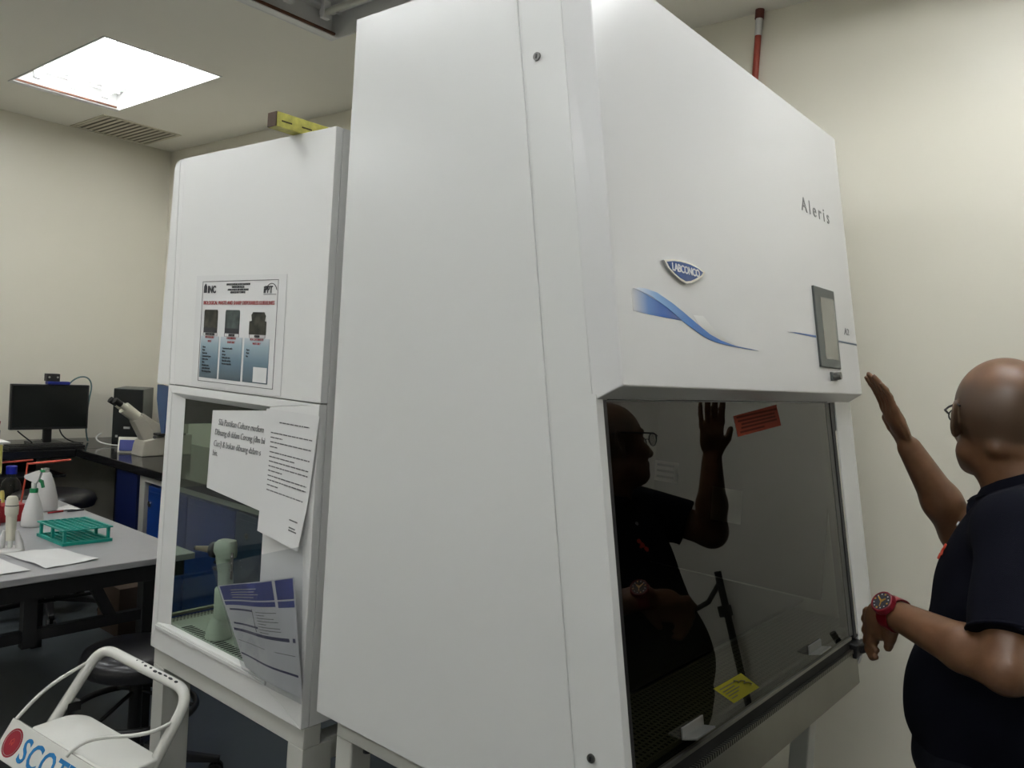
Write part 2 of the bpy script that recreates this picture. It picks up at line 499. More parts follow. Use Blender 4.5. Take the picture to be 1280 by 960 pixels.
# ---------------------------------------------------------------- recessed lamps
def make_lamp(x0, x1, y0, y1, lit, label):
    e = 0.004
    t = thing('ceiling_light', label, 'ceiling light', ((x0 + x1) / 2, (y0 + y1) / 2, CEIL), 'recessed ceiling light boxes')
    h = MB(); zt = CEIL + .11
    h.box((x0 + e, y0 + e, zt), (x1 - e, y1 - e, zt + .01))
    for a, b in (((x0 + e, y0 + e), (x1 - e, y0 + .012)), ((x0 + e, y1 - .012), (x1 - e, y1 - e)), ((x0 + e, y0 + .012), (x0 + .012, y1 - .012)), ((x1 - .012, y0 + .012), (x1 - e, y1 - .012))):
        h.box((a[0], a[1], CEIL - .002), (b[0], b[1], zt))
    h.build('housing', 'lamp_white', t)
    for ys in (.08, .54):
        MB().box((x0 + .012, y0 + ys - .004, CEIL + .085), (x1 - .012, y0 + ys + .004, zt)).build('reflector_rib', 'lamp_white', t)
    # inner lip on the left end, its upper line rusty
    MB().box((x0 + .012, y0 + .012, CEIL - .001), (x0 + .055, y1 - .012, CEIL + .012)).build('frame_lip', 'lamp_white', t)
    MB().box((x0 + .055, y0 + .02, CEIL + .004), (x0 + .066, y1 - .03, CEIL + .014)).build('lip_seal', 'rust', t)
    for k in range(3):
        yc = y0 + .31 + (k - 1) * .19
        tb = MB().cyl((x0 + .12, yc, CEIL + .062), (x1 - .06, yc, CEIL + .062), .0135, seg=12)
        if lit or k != 1: pass
        tb.build('tube', 'tube_lit' if lit else 'tube_off', t, smooth=True)
        for xx in (x0 + .095, x1 - .065):
            MB().box((xx, yc - .018, CEIL + .035), (xx + .025, yc + .018, zt)).build('lamp_holder', 'lamp_white', t)
    MB().box((x0 + .09, y0 + .03, CEIL + .085), (x0 + .10, y1 - .03, CEIL + .095)).build('end_strip', 'lamp_white', t)
    return t
for i, (a, b) in enumerate(lampx):
    for j, (c, d) in enumerate(lampy):
        lit = (i, j) not in ((1, 0), (3, 1), (3, 2))
        lab = {(0, 0): 'lit recessed ceiling light box above the monitor and grey table',
               (1, 0): 'unlit recessed ceiling light box with rusty frame edge above the left cabinet',
               (2, 0): 'lit ceiling light box above the bald man, out of the frame',
               (0, 1): 'lit ceiling light box at the left, out of the frame in the middle row',
               (1, 1): 'lit ceiling light box whose glare shows atop the large cabinet side panel',
               (2, 1): 'lit ceiling light box straight above the viewer, out of the frame',
               (0, 2): 'lit ceiling light box at the far left behind the viewer',
               (1, 2): 'lit ceiling light box in the middle behind the viewer',
               (2, 2): 'lit ceiling light box close behind the viewer, right of the middle one',
               (3, 0): 'unseen lit ceiling light box, added for more light, right of the man near the back wall',
               (3, 1): 'unlit ceiling light box added at the far right, level with the viewer',
               (3, 2): 'unlit ceiling light box added at the far right behind the viewer'}[(i, j)]
        make_lamp(a, b, c, d, lit, lab)

# ---------------------------------------------------------------- ceiling vent
t = thing('ceiling_vent', 'beige slatted square air vent in the ceiling beyond the lit light box', 'vent', (-5.66, 2.53, CEIL))
MB().frame((0, 0, .52, .52), (.02, .02, .50, .50), (VENT[0], VENT[1], CEIL), X, Y, -.005, 0).build('frame', 'vent_paint', t)
for k in range(12):
    yy = VENT[1] + .022 + k * .0398
    x0_, x1_ = VENT[0] + .02, VENT[2] - .02
    MB().hexa([(x0_, yy, CEIL - .006), (x1_, yy, CEIL - .006), (x1_, yy + .003, CEIL - .006), (x0_, yy + .003, CEIL - .006)],
              [(x0_, yy + .028, CEIL), (x1_, yy + .028, CEIL), (x1_, yy + .034, CEIL), (x0_, yy + .034, CEIL)]).build('slat', 'vent_paint', t)
MB().box((VENT[0] + .004, VENT[1] + .004, CEIL + .0005), (VENT[2] - .004, VENT[3] - .004, CEIL + .004)).build('backing', 'vent_dark', t)

# ---------------------------------------------------------------- red pipe on the back wall
t = thing('wall_pipe', 'red pipe running up the back wall above the large cabinet', 'pipe', (-1.345, 2.975, 0))
MB().cyl((-1.345, 2.975, 0), (-1.345, 2.975, CEIL - .1), .0125, seg=14).build('pipe', 'pipe_red', t, smooth=True)
MB().cyl((-1.345, 2.975, CEIL - .1), (-1.345, 2.975, CEIL - .035), .0135, seg=14).build('white_sleeve', 'paper', t, smooth=True)
MB().cyl((-1.345, 2.975, CEIL - .035), (-1.345, 2.975, CEIL), .017, seg=14).build('ceiling_collar', 'pipe_brown', t, smooth=True)

# ================================================================ large cabinet (right)
T10 = math.tan(math.radians(10)); C10 = math.cos(math.radians(10)); S10 = math.sin(math.radians(10))
def fx(z, off=0.0):               # front line of the side panels
    return -.768 + (1.54 - z) * T10 + off
UH = Vector((0, 1, 0)); VH = Vector((-S10, 0, C10)); NH = UH.cross(VH)
HO = Vector((-.727, 1.154, 1.564))
GO = Vector((-.768, 1.154, 1.54))
Y0, Y1 = 1.154, 2.531
XB, ZB, ZT = -1.474, .765, 2.336
cab = thing('safety_cabinet', 'large white lab safety cabinet with dark tinted sash and blue swoosh on its sloped front', 'cabinet', (-1.07, 1.84, 0))
def side_panel(y, th, sgn):
    g = .103
    # main sheet and front strip with a narrow groove between
    a = [(XB, ZB), (fx(ZB) - g - .004, ZB), (fx(ZT) - g - .004, ZT), (XB, ZT)]
    b = [(fx(ZB) - g + .002, ZB), (fx(.842, 0) , ZB + .02), (fx(.86), .86), (fx(1.545), 1.545), (fx(1.545) - .008, 1.5455), (fx(ZT) - .008, ZT), (fx(ZT) - g + .002, ZT)]
    c = [(fx(ZB) - g - .006, ZB), (fx(ZB) - g + .004, ZB), (fx(ZT) - g + .004, ZT), (fx(ZT) - g - .006, ZT)]
    m = MB()
    for poly, d in ((a, 0), (b, 0), (c, .0025)):
        m.prism(poly, (0, y - d * sgn, 0), X, Z, -th if sgn > 0 else 0, 0 if sgn > 0 else th)
    return m
sp = side_panel(Y0, .022, -1)
# prism normal is X x Z = -Y: t in [-.022,0] puts the sheet behind y=Y0
sp = MB()
g = .103
for poly, d in (([(XB, ZB), (fx(ZB) - g - .004, ZB), (fx(ZT) - g - .004, ZT), (XB, ZT)], 0),
                ([(fx(ZB) - g + .0015, ZB), (fx(.86) - .035, ZB), (fx(.86) - .02, .845), (fx(.86), .86), (fx(1.546), 1.546), (fx(1.546) - .008, 1.546), (fx(ZT) - .008, ZT), (fx(ZT) - g + .0015, ZT)], 0),
                ([(fx(ZB) - g - .006, ZB), (fx(ZB) - g + .004, ZB), (fx(ZT) - g + .004, ZT), (fx(ZT) - g - .006, ZT)], .003)):
    sp.prism(poly, (0, Y0, 0), X, Z, -.022, -d)
sp.build('side_panel', 'enamel_side', cab, bevel=.0012, segs=2)
for sx_, sz_ in ((-.945, 2.152), (-.728, .93)):
    s_ = MB().lathe([(0, -.004), (.0075, -.004), (.008, -.001), (.006, 0)], (sx_, Y0, sz_), 16, 'Y')
    so = s_.build('panel_screw', 'steel_dark', cab, smooth=True)
    MB().box((sx_ - .0015, Y0 - .0055, sz_ - .004), (sx_ + .0015, Y0 - .0042, sz_ + .004)).build('screw_slot', 'black_plastic', so)
# far side frame
fs = MB().prism([(XB, ZB), (fx(.86) - .035, ZB), (fx(.86) - .02, .835), (fx(.845), .845), (fx(1.546), 1.546), (fx(1.546) - .008, 1.546), (fx(ZT) - .008, ZT), (XB, ZT)], (0, Y1, 0), X, Z, 0, .022)
fs.build('side_panel', 'enamel_side', cab, bevel=.001)
# right front post: white face with a dark seal and a bright strip on its inner side
MB().prism([(1.238, -.70), (1.355, -.70), (1.355, 0), (1.238, 0)], GO, UH, VH, -.03, -.0005).build('front_post', 'enamel_side', cab, bevel=.001)
MB().prism([(1.205, -.665), (1.237, -.665), (1.237, -.003), (1.205, -.003)], GO, UH, VH, -.03, -.004).build('sash_channel', 'black_plastic', cab)
MB().prism([(1.176, -.655), (1.204, -.655), (1.204, -.003), (1.176, -.003)], GO, UH, VH, -.03, -.007).build('sash_guide', 'interior_steel', cab)
MB().prism([(1.216, -.655), (1.226, -.655), (1.226, -.085), (1.216, -.085)], GO, UH, VH, -.004, -.0005).build('bright_strip', 'steel_bright', cab)
MB().prism([(.0225, -.69), (.035, -.69), (.035, -.003), (.0225, -.003)], GO, UH, VH, -.03, -.002).build('sash_channel', 'black_plastic', cab)
# carcass: back, top, bottom
MB().box((XB, Y0 + .023, ZB), (XB + .02, Y1 - .001, ZT)).build('back_panel', 'enamel_grey', cab)
MB().box((XB + .021, Y0 + .023, ZT - .02), (fx(ZT) - .03, Y1 - .001, ZT)).build('top_panel', 'enamel_grey', cab)
MB().box((XB + .021, Y0 + .023, ZB), (fx(.86) - .04, Y1 - .001, ZB + .02)).build('bottom_panel', 'enamel_grey', cab)
# header (control fascia)
hw = 1.352
hd = MB()
top = (ZT - HO.z) / C10
inn = .018
def hp(u, v, n): return HO + UH * u + VH * v + NH * n
# front face inset a little from the side seam so its near side is a narrow sloping face
lo = [hp(0.0, -.022, -.052), hp(hw + .018, -.022, -.052), hp(hw + .018, top, -.060), hp(0.0, top, -.060)]
hi = [hp(inn, 0, 0), hp(hw, 0, 0), hp(hw, top, 0), hp(inn, top, 0)]
hd.hexa(lo, hi)
hdr = hd.build('header', 'enamel', cab, bevel=.0025, segs=3)
MB().prism([(0, ZT - .001), (.04, ZT - .001), (.04, ZT), (0, ZT)], (fx(ZT) - .02, Y0 + .03, 0), X, Z, -.01, 0)
# black strip standing in for the dark gap under header
MB().prism([(.036, -.004), (1.17, -.004), (1.17, .004), (.036, .004)], GO, UH, VH, -.02, .001).build('gap_strip', 'black_plastic', cab)
MB().box((-.90, Y0 + .03, 1.56), (-.80, Y1 - .03, 1.575)).build('header_underplate', 'interior_steel', cab)
# graphics printed on the header
e1, e2 = .0004, .0009
MB().prism([(.085, .176), (.163, .160), (.21, .148), (.252, .1305), (.185, .131), (.112, .132), (.072, .134), (.072, .172)], HO, UH, VH, e1 - .0006, e1).build('swoosh_wedge', 'swoosh_fade', hdr)  # printed dark triangle below the ribbon
rib_t = [(.079, .175), (.099, .178), (.12, .179), (.163, .176), (.218, .162), (.264, .147), (.31, .131), (.368, .112), (.42, .102), (.49, .095), (.609, .0915)]
rib_b = [(.609, .090), (.52, .0915), (.445, .094), (.40, .0965), (.361, .101), (.332, .107), (.29, .119), (.252, .1305), (.2, .150), (.143, .166), (.102, .172)]
MB().prism(rib_t + rib_b, HO, UH, VH, 0, e2).build('swoosh_ribbon', 'ribbon_fade', hdr)
MB().prism([(.300, .146), (.346, .148), (.375, .132), (.41, .116), (.448, .104), (.502, .0955), (.57, .0925), (.47, .0955), (.40, .104), (.35, .116), (.32, .130)], HO, UH, VH, 0, e1).build('grey_swoosh', 'grey_fade', hdr)  # printed grey swoosh beside the blue one
MB().prism([(.803, .1485), (1.0, .147), (1.0, .1525), (.803, .1500)], HO, UH, VH, 0, e2).build('accent_line', 'line_fade', hdr)
MB().prism([(1.176, .1465), (1.348, .1455), (1.348, .1500), (1.176, .1515)], HO, UH, VH, 0, e2).build('accent_line', 'line_dark', hdr)
# badge
bo = [(.190, .241), (.222, .247), (.253, .2495), (.299, .2495), (.335, .2455), (.361, .2385), (.352, .230), (.319, .2165), (.296, .2085), (.274, .2045), (.250, .2085), (.225, .217), (.203, .228)]
cxb, cyb = .274, .230
bdg = MB().prism(bo, HO, UH, VH, 0, .006).build('badge', 'steel_bright', hdr, bevel=.001)
text('aleris_lettering', 'Aleris', .056, hp(.992, .492, 0), UH, VH, 'letter_grey', hdr, sx=1.15, space=1.45)
text('model_lettering', 'A2', .028, hp(1.243, .172, 0), UH, VH, 'letter_grey', hdr, sx=1.3, space=1.1)
bi = [((u - cxb) * .86 + cxb, (v - cyb) * .80 + cyb) for u, v in bo]
MB().prism(bi, HO, UH, VH, .0061, .0068).build('badge_field', 'badge_blue', hdr)
text('badge_lettering', 'LABCONCO', .0215, hp(.2755, .2245, .0064), UH, VH, 'paper', hdr, sx=1.03, align='CENTER', space=.9, bold=.0004)
# touch screen
MB().prism([(1.004, .070), (1.165, .068), (1.170, .289), (1.006, .288)], HO, UH, VH, 0, .006).build('display_bezel', 'bezel', hdr, bevel=.0015)
MB().prism([(1.046, .092), (1.150, .092), (1.154, .263), (1.047, .261)], HO, UH, VH, .0045, .0068).build('display_screen', 'lcd', hdr)
kb = MB().cyl(hp(1.105, .046, 0), hp(1.105, .046, .022), .012, .010, 16)
kb.build('key_switch', 'steel_dark', hdr, smooth=True)
MB().prism([(1.082, .034), (1.128, .034), (1.128, .058), (1.082, .058)], HO, UH, VH, 0, .004).build('switch_plate', 'bezel', hdr, bevel=.001)
# sash glass
gl = MB().prism([(.0355, -.655), (1.176, -.655), (1.176, -.004), (.0355, -.004)], GO, UH, VH, -.014, -.008).build('sash_glass', 'smoked_glass', cab)
MB().prism([(.036, -.662), (1.176, -.662), (1.176, -.6545), (.036, -.6545)], GO, UH, VH, -.016, -.002).build('sash_bottom_trim', 'steel', cab)
for u in (.205, .865):
    hm = MB()
    hm.prism([(u, -.632), (u + .085, -.632), (u + .085, -.610), (u, -.610)], GO, UH, VH, -.008, -.004)
    lo_ = [GO + UH * a + VH * b + NH * c for a, b, c in ((u, -.632, -.004), (u + .085, -.632, -.004), (u + .085, -.628, -.004), (u, -.628, -.004))]
    hi_ = [GO + UH * a + VH * b + NH * c for a, b, c in ((u + .004, -.629, .022), (u + .081, -.629, .022), (u + .081, -.625, .022), (u + .004, -.625, .022))]
    hm.hexa(lo_, hi_)
    hm.build('sash_handle', 'handle_metal', cab, bevel=.0012)
# stickers on the glass, their dim look put into darkened colours
yp = [(.348, -.577), (.478, -.579), (.562, -.630), (.432, -.628)]
yel = MB().prism(yp, GO, UH, VH, -.008, -.0072).build('yellow_sticker', 'sticker_yellow', cab)
ua = (Vector((.130, -.002))).normalized(); 
Uy = (UH * .130 + VH * -.002); Vy = (UH * -.084 + VH * .051)
Ov = GO + UH * .432 + VH * -.628 + NH * -.0072
for k, (a, b, c) in enumerate(((.08, .62, .80), (.08, .5, .64), (.08, .58, .50), (.08, .46, .36), (.08, .3, .2))):
    MB().hexa([Ov + Uy * a + Vy * c, Ov + Uy * b + Vy * c, Ov + Uy * b + Vy * (c + .055), Ov + Uy * a + Vy * (c + .055)],
              [Ov + Uy * a + Vy * c + NH * .0004, Ov + Uy * b + Vy * c + NH * .0004, Ov + Uy * b + Vy * (c + .055) + NH * .0004, Ov + Uy * a + Vy * (c + .055) + NH * .0004]).build('printed_line', 'sticker_ink', yel)
sc = [Ov + Uy * a + Vy * b + NH * .0006 for a, b in ((.62, .88), (.70, .78), (.66, .70), (.78, .72), (.86, .62), (.76, .56), (.90, .50), (.94, .34), (.86, .30))]
MB().tube(sc, .0012, 5).build('handwriting', 'sticker_ink', yel)
rp = [(.560, -.036), (.815, -.010), (.834, -.062), (.574, -.083)]
red = MB().prism(rp, GO, UH, VH, -.008, -.0072).build('red_sticker', 'sticker_red', cab)
Or = GO + UH * .574 + VH * -.083 + NH * -.0072
Ur = UH * .260 + VH * .021; Vr = UH * -.015 + VH * .050
for k, (a, b, c) in enumerate(((.05, .97, .80), (.06, .9, .62), (.12, .9, .46), (.1, .92, .30), (.06, .6, .12))):
    pp = [Or + Ur * p + Vr * q for p, q in ((a, c), (b, c), (b, c + .09), (a, c + .09))]
    MB().hexa(pp, [q + NH * .0004 for q in pp]).build('printed_line', 'sticker_red_dark', red)
# interior
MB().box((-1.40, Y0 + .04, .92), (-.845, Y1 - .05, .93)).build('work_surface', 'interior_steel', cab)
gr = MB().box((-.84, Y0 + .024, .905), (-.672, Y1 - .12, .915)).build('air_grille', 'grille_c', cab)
MB().box((-1.43, Y0 + .024, .90), (-1.395, Y1 - .024, 1.575)).build('interior_back', 'interior_unlit', cab)
MB().box((-1.394, Y0 + .0225, .931), (-.80, Y0 + .030, 1.575)).build('interior_side', 'interior_unlit', cab)
MB().box((-1.394, Y1 - .035, .931), (-.80, Y1 - .024, 1.575)).build('interior_side', 'interior_unlit', cab)
MB().box((-1.40, Y0 + .03, 1.545), (-.90, Y1 - .03, 1.555)).build('interior_ceiling', 'interior_unlit', cab)
# front edge under the sash: rounded steel armrest with slots, then steel apron
zs = .897
MB().prism([(.035, -.664), (1.20, -.664), (1.20, -.690), (.035, -.690)], GO, UH, VH, -.03, -.012).build('intake_gap', 'black_rubber', cab)  # black bar stands in for the shadowed gap below the sash
MB().prism([(.035, -.690), (1.20, -.690), (1.20, -.7), (.035, -.7)], GO, UH, VH, -.03, -.002).build('intake_lip', 'lip_slots', cab)
ap = MB().prism([(.035, -.7), (1.22, -.7), (1.22, -.79), (.035, -.79)], GO, UH, VH, -.05, -.006).build('front_apron', 'steel', cab, bevel=.002)
# small black hook lever at the right foot of the front
lv = MB().tube(roundpath([(-.665, 2.365, .858), (-.640, 2.372, .850), (-.617, 2.365, .872), (-.610, 2.355, .905)], .012, 5), .0095, 10)
lv.build('hook_lever', 'black_plastic', cab, smooth=True)
MB().box((-.70, 2.335, .835), (-.640, 2.41, .875)).build('lever_socket', 'black_plastic', cab, bevel=.004)
# stand
st = thing('cabinet_stand', 'pale metal base stand under the large cabinet with tinted sash', 'stand', (-1.07, 1.84, 0))
ztop = ZB - .001
for (x_, y_) in ((-1.41, Y0 + .03), (-.80, Y0 + .03), (-1.41, Y1 - .10), (-.80, Y1 - .14)):
    MB().box((x_ - .025, y_, .02), (x_ + .03, y_ + .06, ztop - .05)).build('leg', 'stand_paint', st, bevel=.004)
    MB().cyl((x_, y_ + .03, 0), (x_, y_ + .03, .02), .022, seg=14).build('foot', 'black_rubber', st, smooth=True)
for y_ in (Y0 + .03, Y1 - .10):
    MB().box((-1.435, y_, ztop - .05), (-.74, y_ + .06, ztop)).build('side_rail', 'stand_paint', st, bevel=.003)
for x_ in (-1.41, -.80):
    MB().box((x_ - .025, Y0 + .09, ztop - .05), (x_ + .03, Y1 - .10, ztop)).build('cross_rail', 'stand_paint', st, bevel=.003)
MB().box((-1.41, Y0 + .06, .28), (-1.38, Y1 - .07, .33)).build('cross_rail', 'stand_paint', st, bevel=.003)
MB().cyl((-1.345, Y0 + .045, ztop - .062), (-1.345, Y0 + .045, ztop - .05), .009, seg=10).build('bolt', 'black_plastic', st)

# ================================================================ left cabinet (side window)
YC = 1.22; YD = 2.50
A0, A1 = -2.392, -1.611       # front (x min), back (x max)
B0, B1 = .655, 2.135
c2 = thing('safety_cabinet', 'smaller white lab cabinet with a side window and papers taped on it', 'cabinet', (-2.0, 1.85, 0))
Nn = (0, YC, 0)
up = MB()
r = .028
cor = [(A0 + r - r * math.cos(a), B1 - r + r * math.sin(a)) for a in [PI / 2 * k / 6 for k in range(7)]]
up.prism([(-2.428, 1.458), (-2.431, 1.462)] + cor + [(-2.361, B1), (-2.356, 1.458)], Nn, X, Z, -.02, 0)
up.prism([(-2.354, 1.462), (-2.359, B1 + .003), (-2.332, B1 + .003), (-2.327, 1.462)], Nn, X, Z, -.02, 0)
up.prism([(-2.3255, 1.462), (-2.3305, B1 + .003), (A1, B1), (A1, 1.462)], Nn, X, Z, -.02, .001)
up.build('upper_side_panel', 'cream_enamel', c2, bevel=.0012)
W0, W1, W2, W3 = -2.322, .712, -1.805, 1.448        # frame hole before reveal
lw = MB()
fo = [(-2.379, B0), (A1, B0), (A1, 1.459), (-2.352, 1.459)]; fi = [(-2.345, .735), (-1.820, .735), (-1.820, 1.436), (-2.329, 1.436)]
for k in range(4):
    lw.prism([fo[k], fo[(k + 1) % 4], fi[(k + 1) % 4], fi[k]], Nn, X, Z, -.02, 0.004)
MB().prism([(-2.431, 1.455), (-2.357, 1.450), (-2.374, 1.308), (-2.392, 1.306), (-2.414, 1.36), (-2.430, 1.41)], Nn, X, Z, -.02, -.001).build('blue_visor', 'visor_blue', c2, bevel=.001)
lw.build('window_surround', 'cream_enamel', c2, bevel=.002)
# bevelled reveal towards the glass, then the sill ledge
rv = MB()
o_ = [(-2.345, .735), (-1.820, .735), (-1.820, 1.436), (-2.329, 1.436)]; i_ = [(-2.293, .738), (-1.824, .738), (-1.824, 1.422), (-2.278, 1.422)]
for k in range(4):
    a, b = o_[k], o_[(k + 1) % 4]; c, d = i_[(k + 1) % 4], i_[k]
    vs = [(a[0], YC - .002, a[1]), (b[0], YC - .002, b[1]), (c[0], YC + .013, c[1]), (d[0], YC + .013, d[1])]
    rv.add(vs, [(0, 1, 2, 3), (3, 2, 1, 0)])
rv.build('window_reveal', 'cream_enamel', c2)
MB().prism([(-2.345, .719), (-1.765, .719), (-1.765, .731), (-2.345, .731)], Nn, X, Z, 0.004, .010).build('window_sill', 'enamel', c2, bevel=.002)
MB().box((-2.30, YC + .014, .70), (-1.8205, YC + .0195, 1.43)).build('side_glass', 'green_glass', c2)
# carcass
MB().box((A1 - .02, YC + .021, B0), (A1, YD, B1)).build('back_panel', 'cream_enamel', c2)
MB().box((A0 + .06, YC + .021, B1 - .02), (A1 - .021, YD, B1)).build('top_panel', 'cream_enamel', c2)
MB().box((A0 + .01, YC + .021, B0), (A1 - .021, YD, B0 + .02)).build('bottom_panel', 'cream_enamel', c2)
MB().box((A0, YD - .02, 1.46), (A1 - .021, YD, B1)).build('upper_side_panel', 'cream_enamel', c2)
MB().box((A0 + .03, YC + .021, 1.34), (A0 + .05, YD - .021, B1 - .025)).build('front_header', 'unlit_green', c2)
for k in range(3):
    MB().box((A0 + .051, YC + .04, 1.385 + k * .02), (A0 + .056, YD - .03, 1.393 + k * .02)).build('header_rib', 'unlit_green', c2)
MB().box((A0 + .02, YC + .03, .745), (A0 + .026, YD - .022, 1.37)).build('sash_glass', 'green_glass', c2)
MB().box((A0 + .016, YC + .03, .737), (A0 + .03, YD - .022, .745)).build('sash_bottom_trim', 'steel', c2)
MB().box((A0 + .07, YC + .022, .722), (A1 - .06, YD - .03, .734)).build('work_surface', 'grey_green', c2)
MB().box((A0 + .031, YC + .022, .722), (A0 + .069, YD - .03, .733)).build('air_grille', 'grille_a', c2)
sl_ = MB()
for k in range(36):
    sl_.box((-2.26 + k * .0145, YC + .028, .7341), (-2.253 + k * .0145, YC + .062, .7346))
sl_.build('side_slots', 'black_rubber', c2)
MB().box((A1 - .06, YC + .037, .70), (A1 - .05, YD - .03, 1.45)).build('interior_back', 'grey_green', c2)
MB().box((A0 + .06, YC + .037, 1.45), (A1 - .05, YD - .03, 1.46)).build('interior_ceiling', 'unlit_green', c2)
MB().box((A0 + .02, YD - .021, .66), (A1 - .021, YD - .001, .73)).build('window_surround', 'cream_enamel', c2)
MB().box((A0 + .04, YD - .012, .73), (A1 - .08, YD - .006, 1.45)).build('side_glass', 'green_glass', c2)
s2 = thing('cabinet_stand', 'pale metal base stand under the smaller cabinet with side window', 'stand', (-2.0, 1.85, 0))
zt2 = B0 - .002
MB().box((A0 + .016, YC + .008, .600), (A1 - .002, YC + .06, zt2)).build('side_rail', 'stand_paint', s2, bevel=.002)
MB().box((A0 + .016, YD - .06, .600), (A1 - .002, YD - .005, zt2)).build('side_rail', 'stand_paint', s2, bevel=.002)
for x_ in (A0 + .016, A1 - .066):
    for y_ in (YC + .008, YD - .095):
        MB().box((x_, y_, .02), (x_ + .064, y_ + .09, .5995)).build('leg', 'stand_paint', s2, bevel=.002)
        MB().cyl((x_ + .03, y_ + .045, 0), (x_ + .03, y_ + .045, .02), .022, seg=14).build('foot', 'black_rubber', s2, smooth=True)
    MB().box((x_, YC + .0985, .54), (x_ + .05, YD - .0955, .5995)).build('cross_rail', 'stand_paint', s2, bevel=.002)
MB().box((A1 - .05, YC + .0985, .05), (A1 - .02, YD - .0955, .10)).build('cross_rail', 'stand_paint', s2, bevel=.002)

# yellow box lying on top, jutting over the edge
bx = thing('carton', 'narrow yellow printed carton jutting over the top edge of the smaller cabinet', 'box', (-1.78, 1.3, B1))
MB().box((-1.798, 1.152, B1 + .003), (-1.760, 1.35, B1 + .040)).build('sleeve', 'box_yellow', bx, bevel=.001)
MB().box((-1.797, 1.149, B1 + .004), (-1.761, 1.1518, B1 + .039)).build('end_flap', 'cardboard', bx)
for k in range(3):
    MB().box((-1.7598, 1.165 + k * .06, B1 + .017), (-1.7592, 1.195 + k * .06, B1 + .021)).build('printed_mark', 'sticker_ink', bx)

# ---------------------------------------------------------------- papers on the left cabinet
def sheet(pts, y, n=8, curl=None):
    """quad BL,BR,TR,TL of (x,z) at plane y, subdivided, curl(u,v)->dy"""
    BL, BR, TR, TL = [Vector((p[0], p[1])) for p in pts]
    vs = []; fs = []
    for side in (0, .0006):
        for j in range(n + 1):
            v = j / n
            for i in range(n + 1):
                u = i / n
                p = (BL * (1 - u) + BR * u) * (1 - v) + (TL * (1 - u) + TR * u) * v
                dy = curl(u, v) if curl else 0
                vs.append((p.x, y + dy + side, p.y))
    N = (n + 1) ** 2
    for j in range(n):
        for i in range(n):
            a = j * (n + 1) + i
            fs.append((a, a + 1, a + n + 2, a + n + 1))
            fs.append((N + a, N + a + n + 1, N + a + n + 2, N + a + 1))
    e = [j * (n + 1) for j in range(n + 1)]
    ring = [i for i in range(n + 1)] + [j * (n + 1) + n for j in range(1, n + 1)] + [n * (n + 1) + i for i in range(n - 1, -1, -1)] + [j * (n + 1) for j in range(n - 1, 0, -1)]
    for k in range(len(ring)):
        a, b = ring[k], ring[(k + 1) % len(ring)]
        fs.append((a, N + a, N + b, b))
    m = MB(); m.v = vs; m.f = fs
    return m
P = YC - .0025
po = tag(sheet([(-2.222, 1.468), (-1.777, 1.466), (-1.777, 1.781), (-2.222, 1.785)], P).build('poster', 'paper', None), 'printed waste disposal guideline poster with three blue columns, on the smaller cabinet', 'poster')
PB = P - .0003
OO = (0, PB, 0)
def rect(x0, z0, x1, z1, t=.0006, t0=0): return MB().prism([(x0, z0), (x1, z0), (x1, z1), (x0, z1)], OO, X, Z, t0, t)
def quad4(a, b, c, d, t=.0006): return MB().prism([a, b, c, d], OO, X, Z, 0, t)
MB().frame((-2.186, 1.482, -1.812, 1.768), (-2.1845, 1.4835, -1.8135, 1.7665), OO, X, Z, 0, .0006).build('border_line', 'ink_grey', po)
text('poster_title', 'BIOLOGICAL WASTE AND SHARP DISPOSABLES GUIDELINES', .0145, (-2.0, PB, 1.702), X, Z, 'ink_red', po, sx=.90, align='CENTER', bold=.0001)
text('poster_heading', 'INSTITUTE FOR RESEARCH IN MOLECULAR MEDICINE\nUNIVERSITI SAINS MALAYSIA\nADVANCED MEDICAL AND DENTAL INSTITUTE\nBIOLOGICAL SAFETY COMMITTEE', .0078, (-2.0, PB, 1.755), X, Z, 'ink', po, sx=.62, align='CENTER', line=.95)
text('logo_lettering', 'INC', .028, (-2.157, PB, 1.735), X, Z, 'ink', po, sx=.9, bold=.001)
MB().prism([(-2.178, 1.735), (-2.162, 1.735), (-2.162, 1.753), (-2.166, 1.758), (-2.170, 1.762), (-2.174, 1.758), (-2.178, 1.753)], OO, X, Z, 0, .0006).build('logo_crest', 'ink', po)
text('logo_lettering', 'iPPT', .026, (-1.877, PB, 1.733), X, Z, 'ink', po, sx=.85, bold=.0006)
MB().tube([(-1.842 + .024 * math.cos(a), PB - .0006, 1.738 + .020 * math.sin(a)) for a in [PI * .95 - PI * .9 * k / 10 for k in range(11)]], .0009, 5).build('logo_arc', 'ink', po)
rect(-1.877, 1.7285, -1.82, 1.7300).build('logo_rule', 'ink', po)
cols = [(-2.188, -2.093), (-2.080, -1.978), (-1.964, -1.862 + .03)]
cols = [(-2.180, -2.085), (-2.075, -1.966), (-1.955, -1.838)]
heads = ['BIODEGRADABLE\nWASTE', 'CONTAMINATED\nSHARPS ONLY', 'NON CONTAMINATED\nWASTE ONLY']
lines = ['Gloves\nMasks\nPipette tips\nContaminated paper\nCulture plates\nTubes\nSoft plastic ware\nCulture flasks used\nOther biological items', 'Contaminated needles\nBlades\nSyringes\nBroken glass ware\nGlass slides and tips\nDrop into sharps bin', 'Papers\nPlastic\nBox']
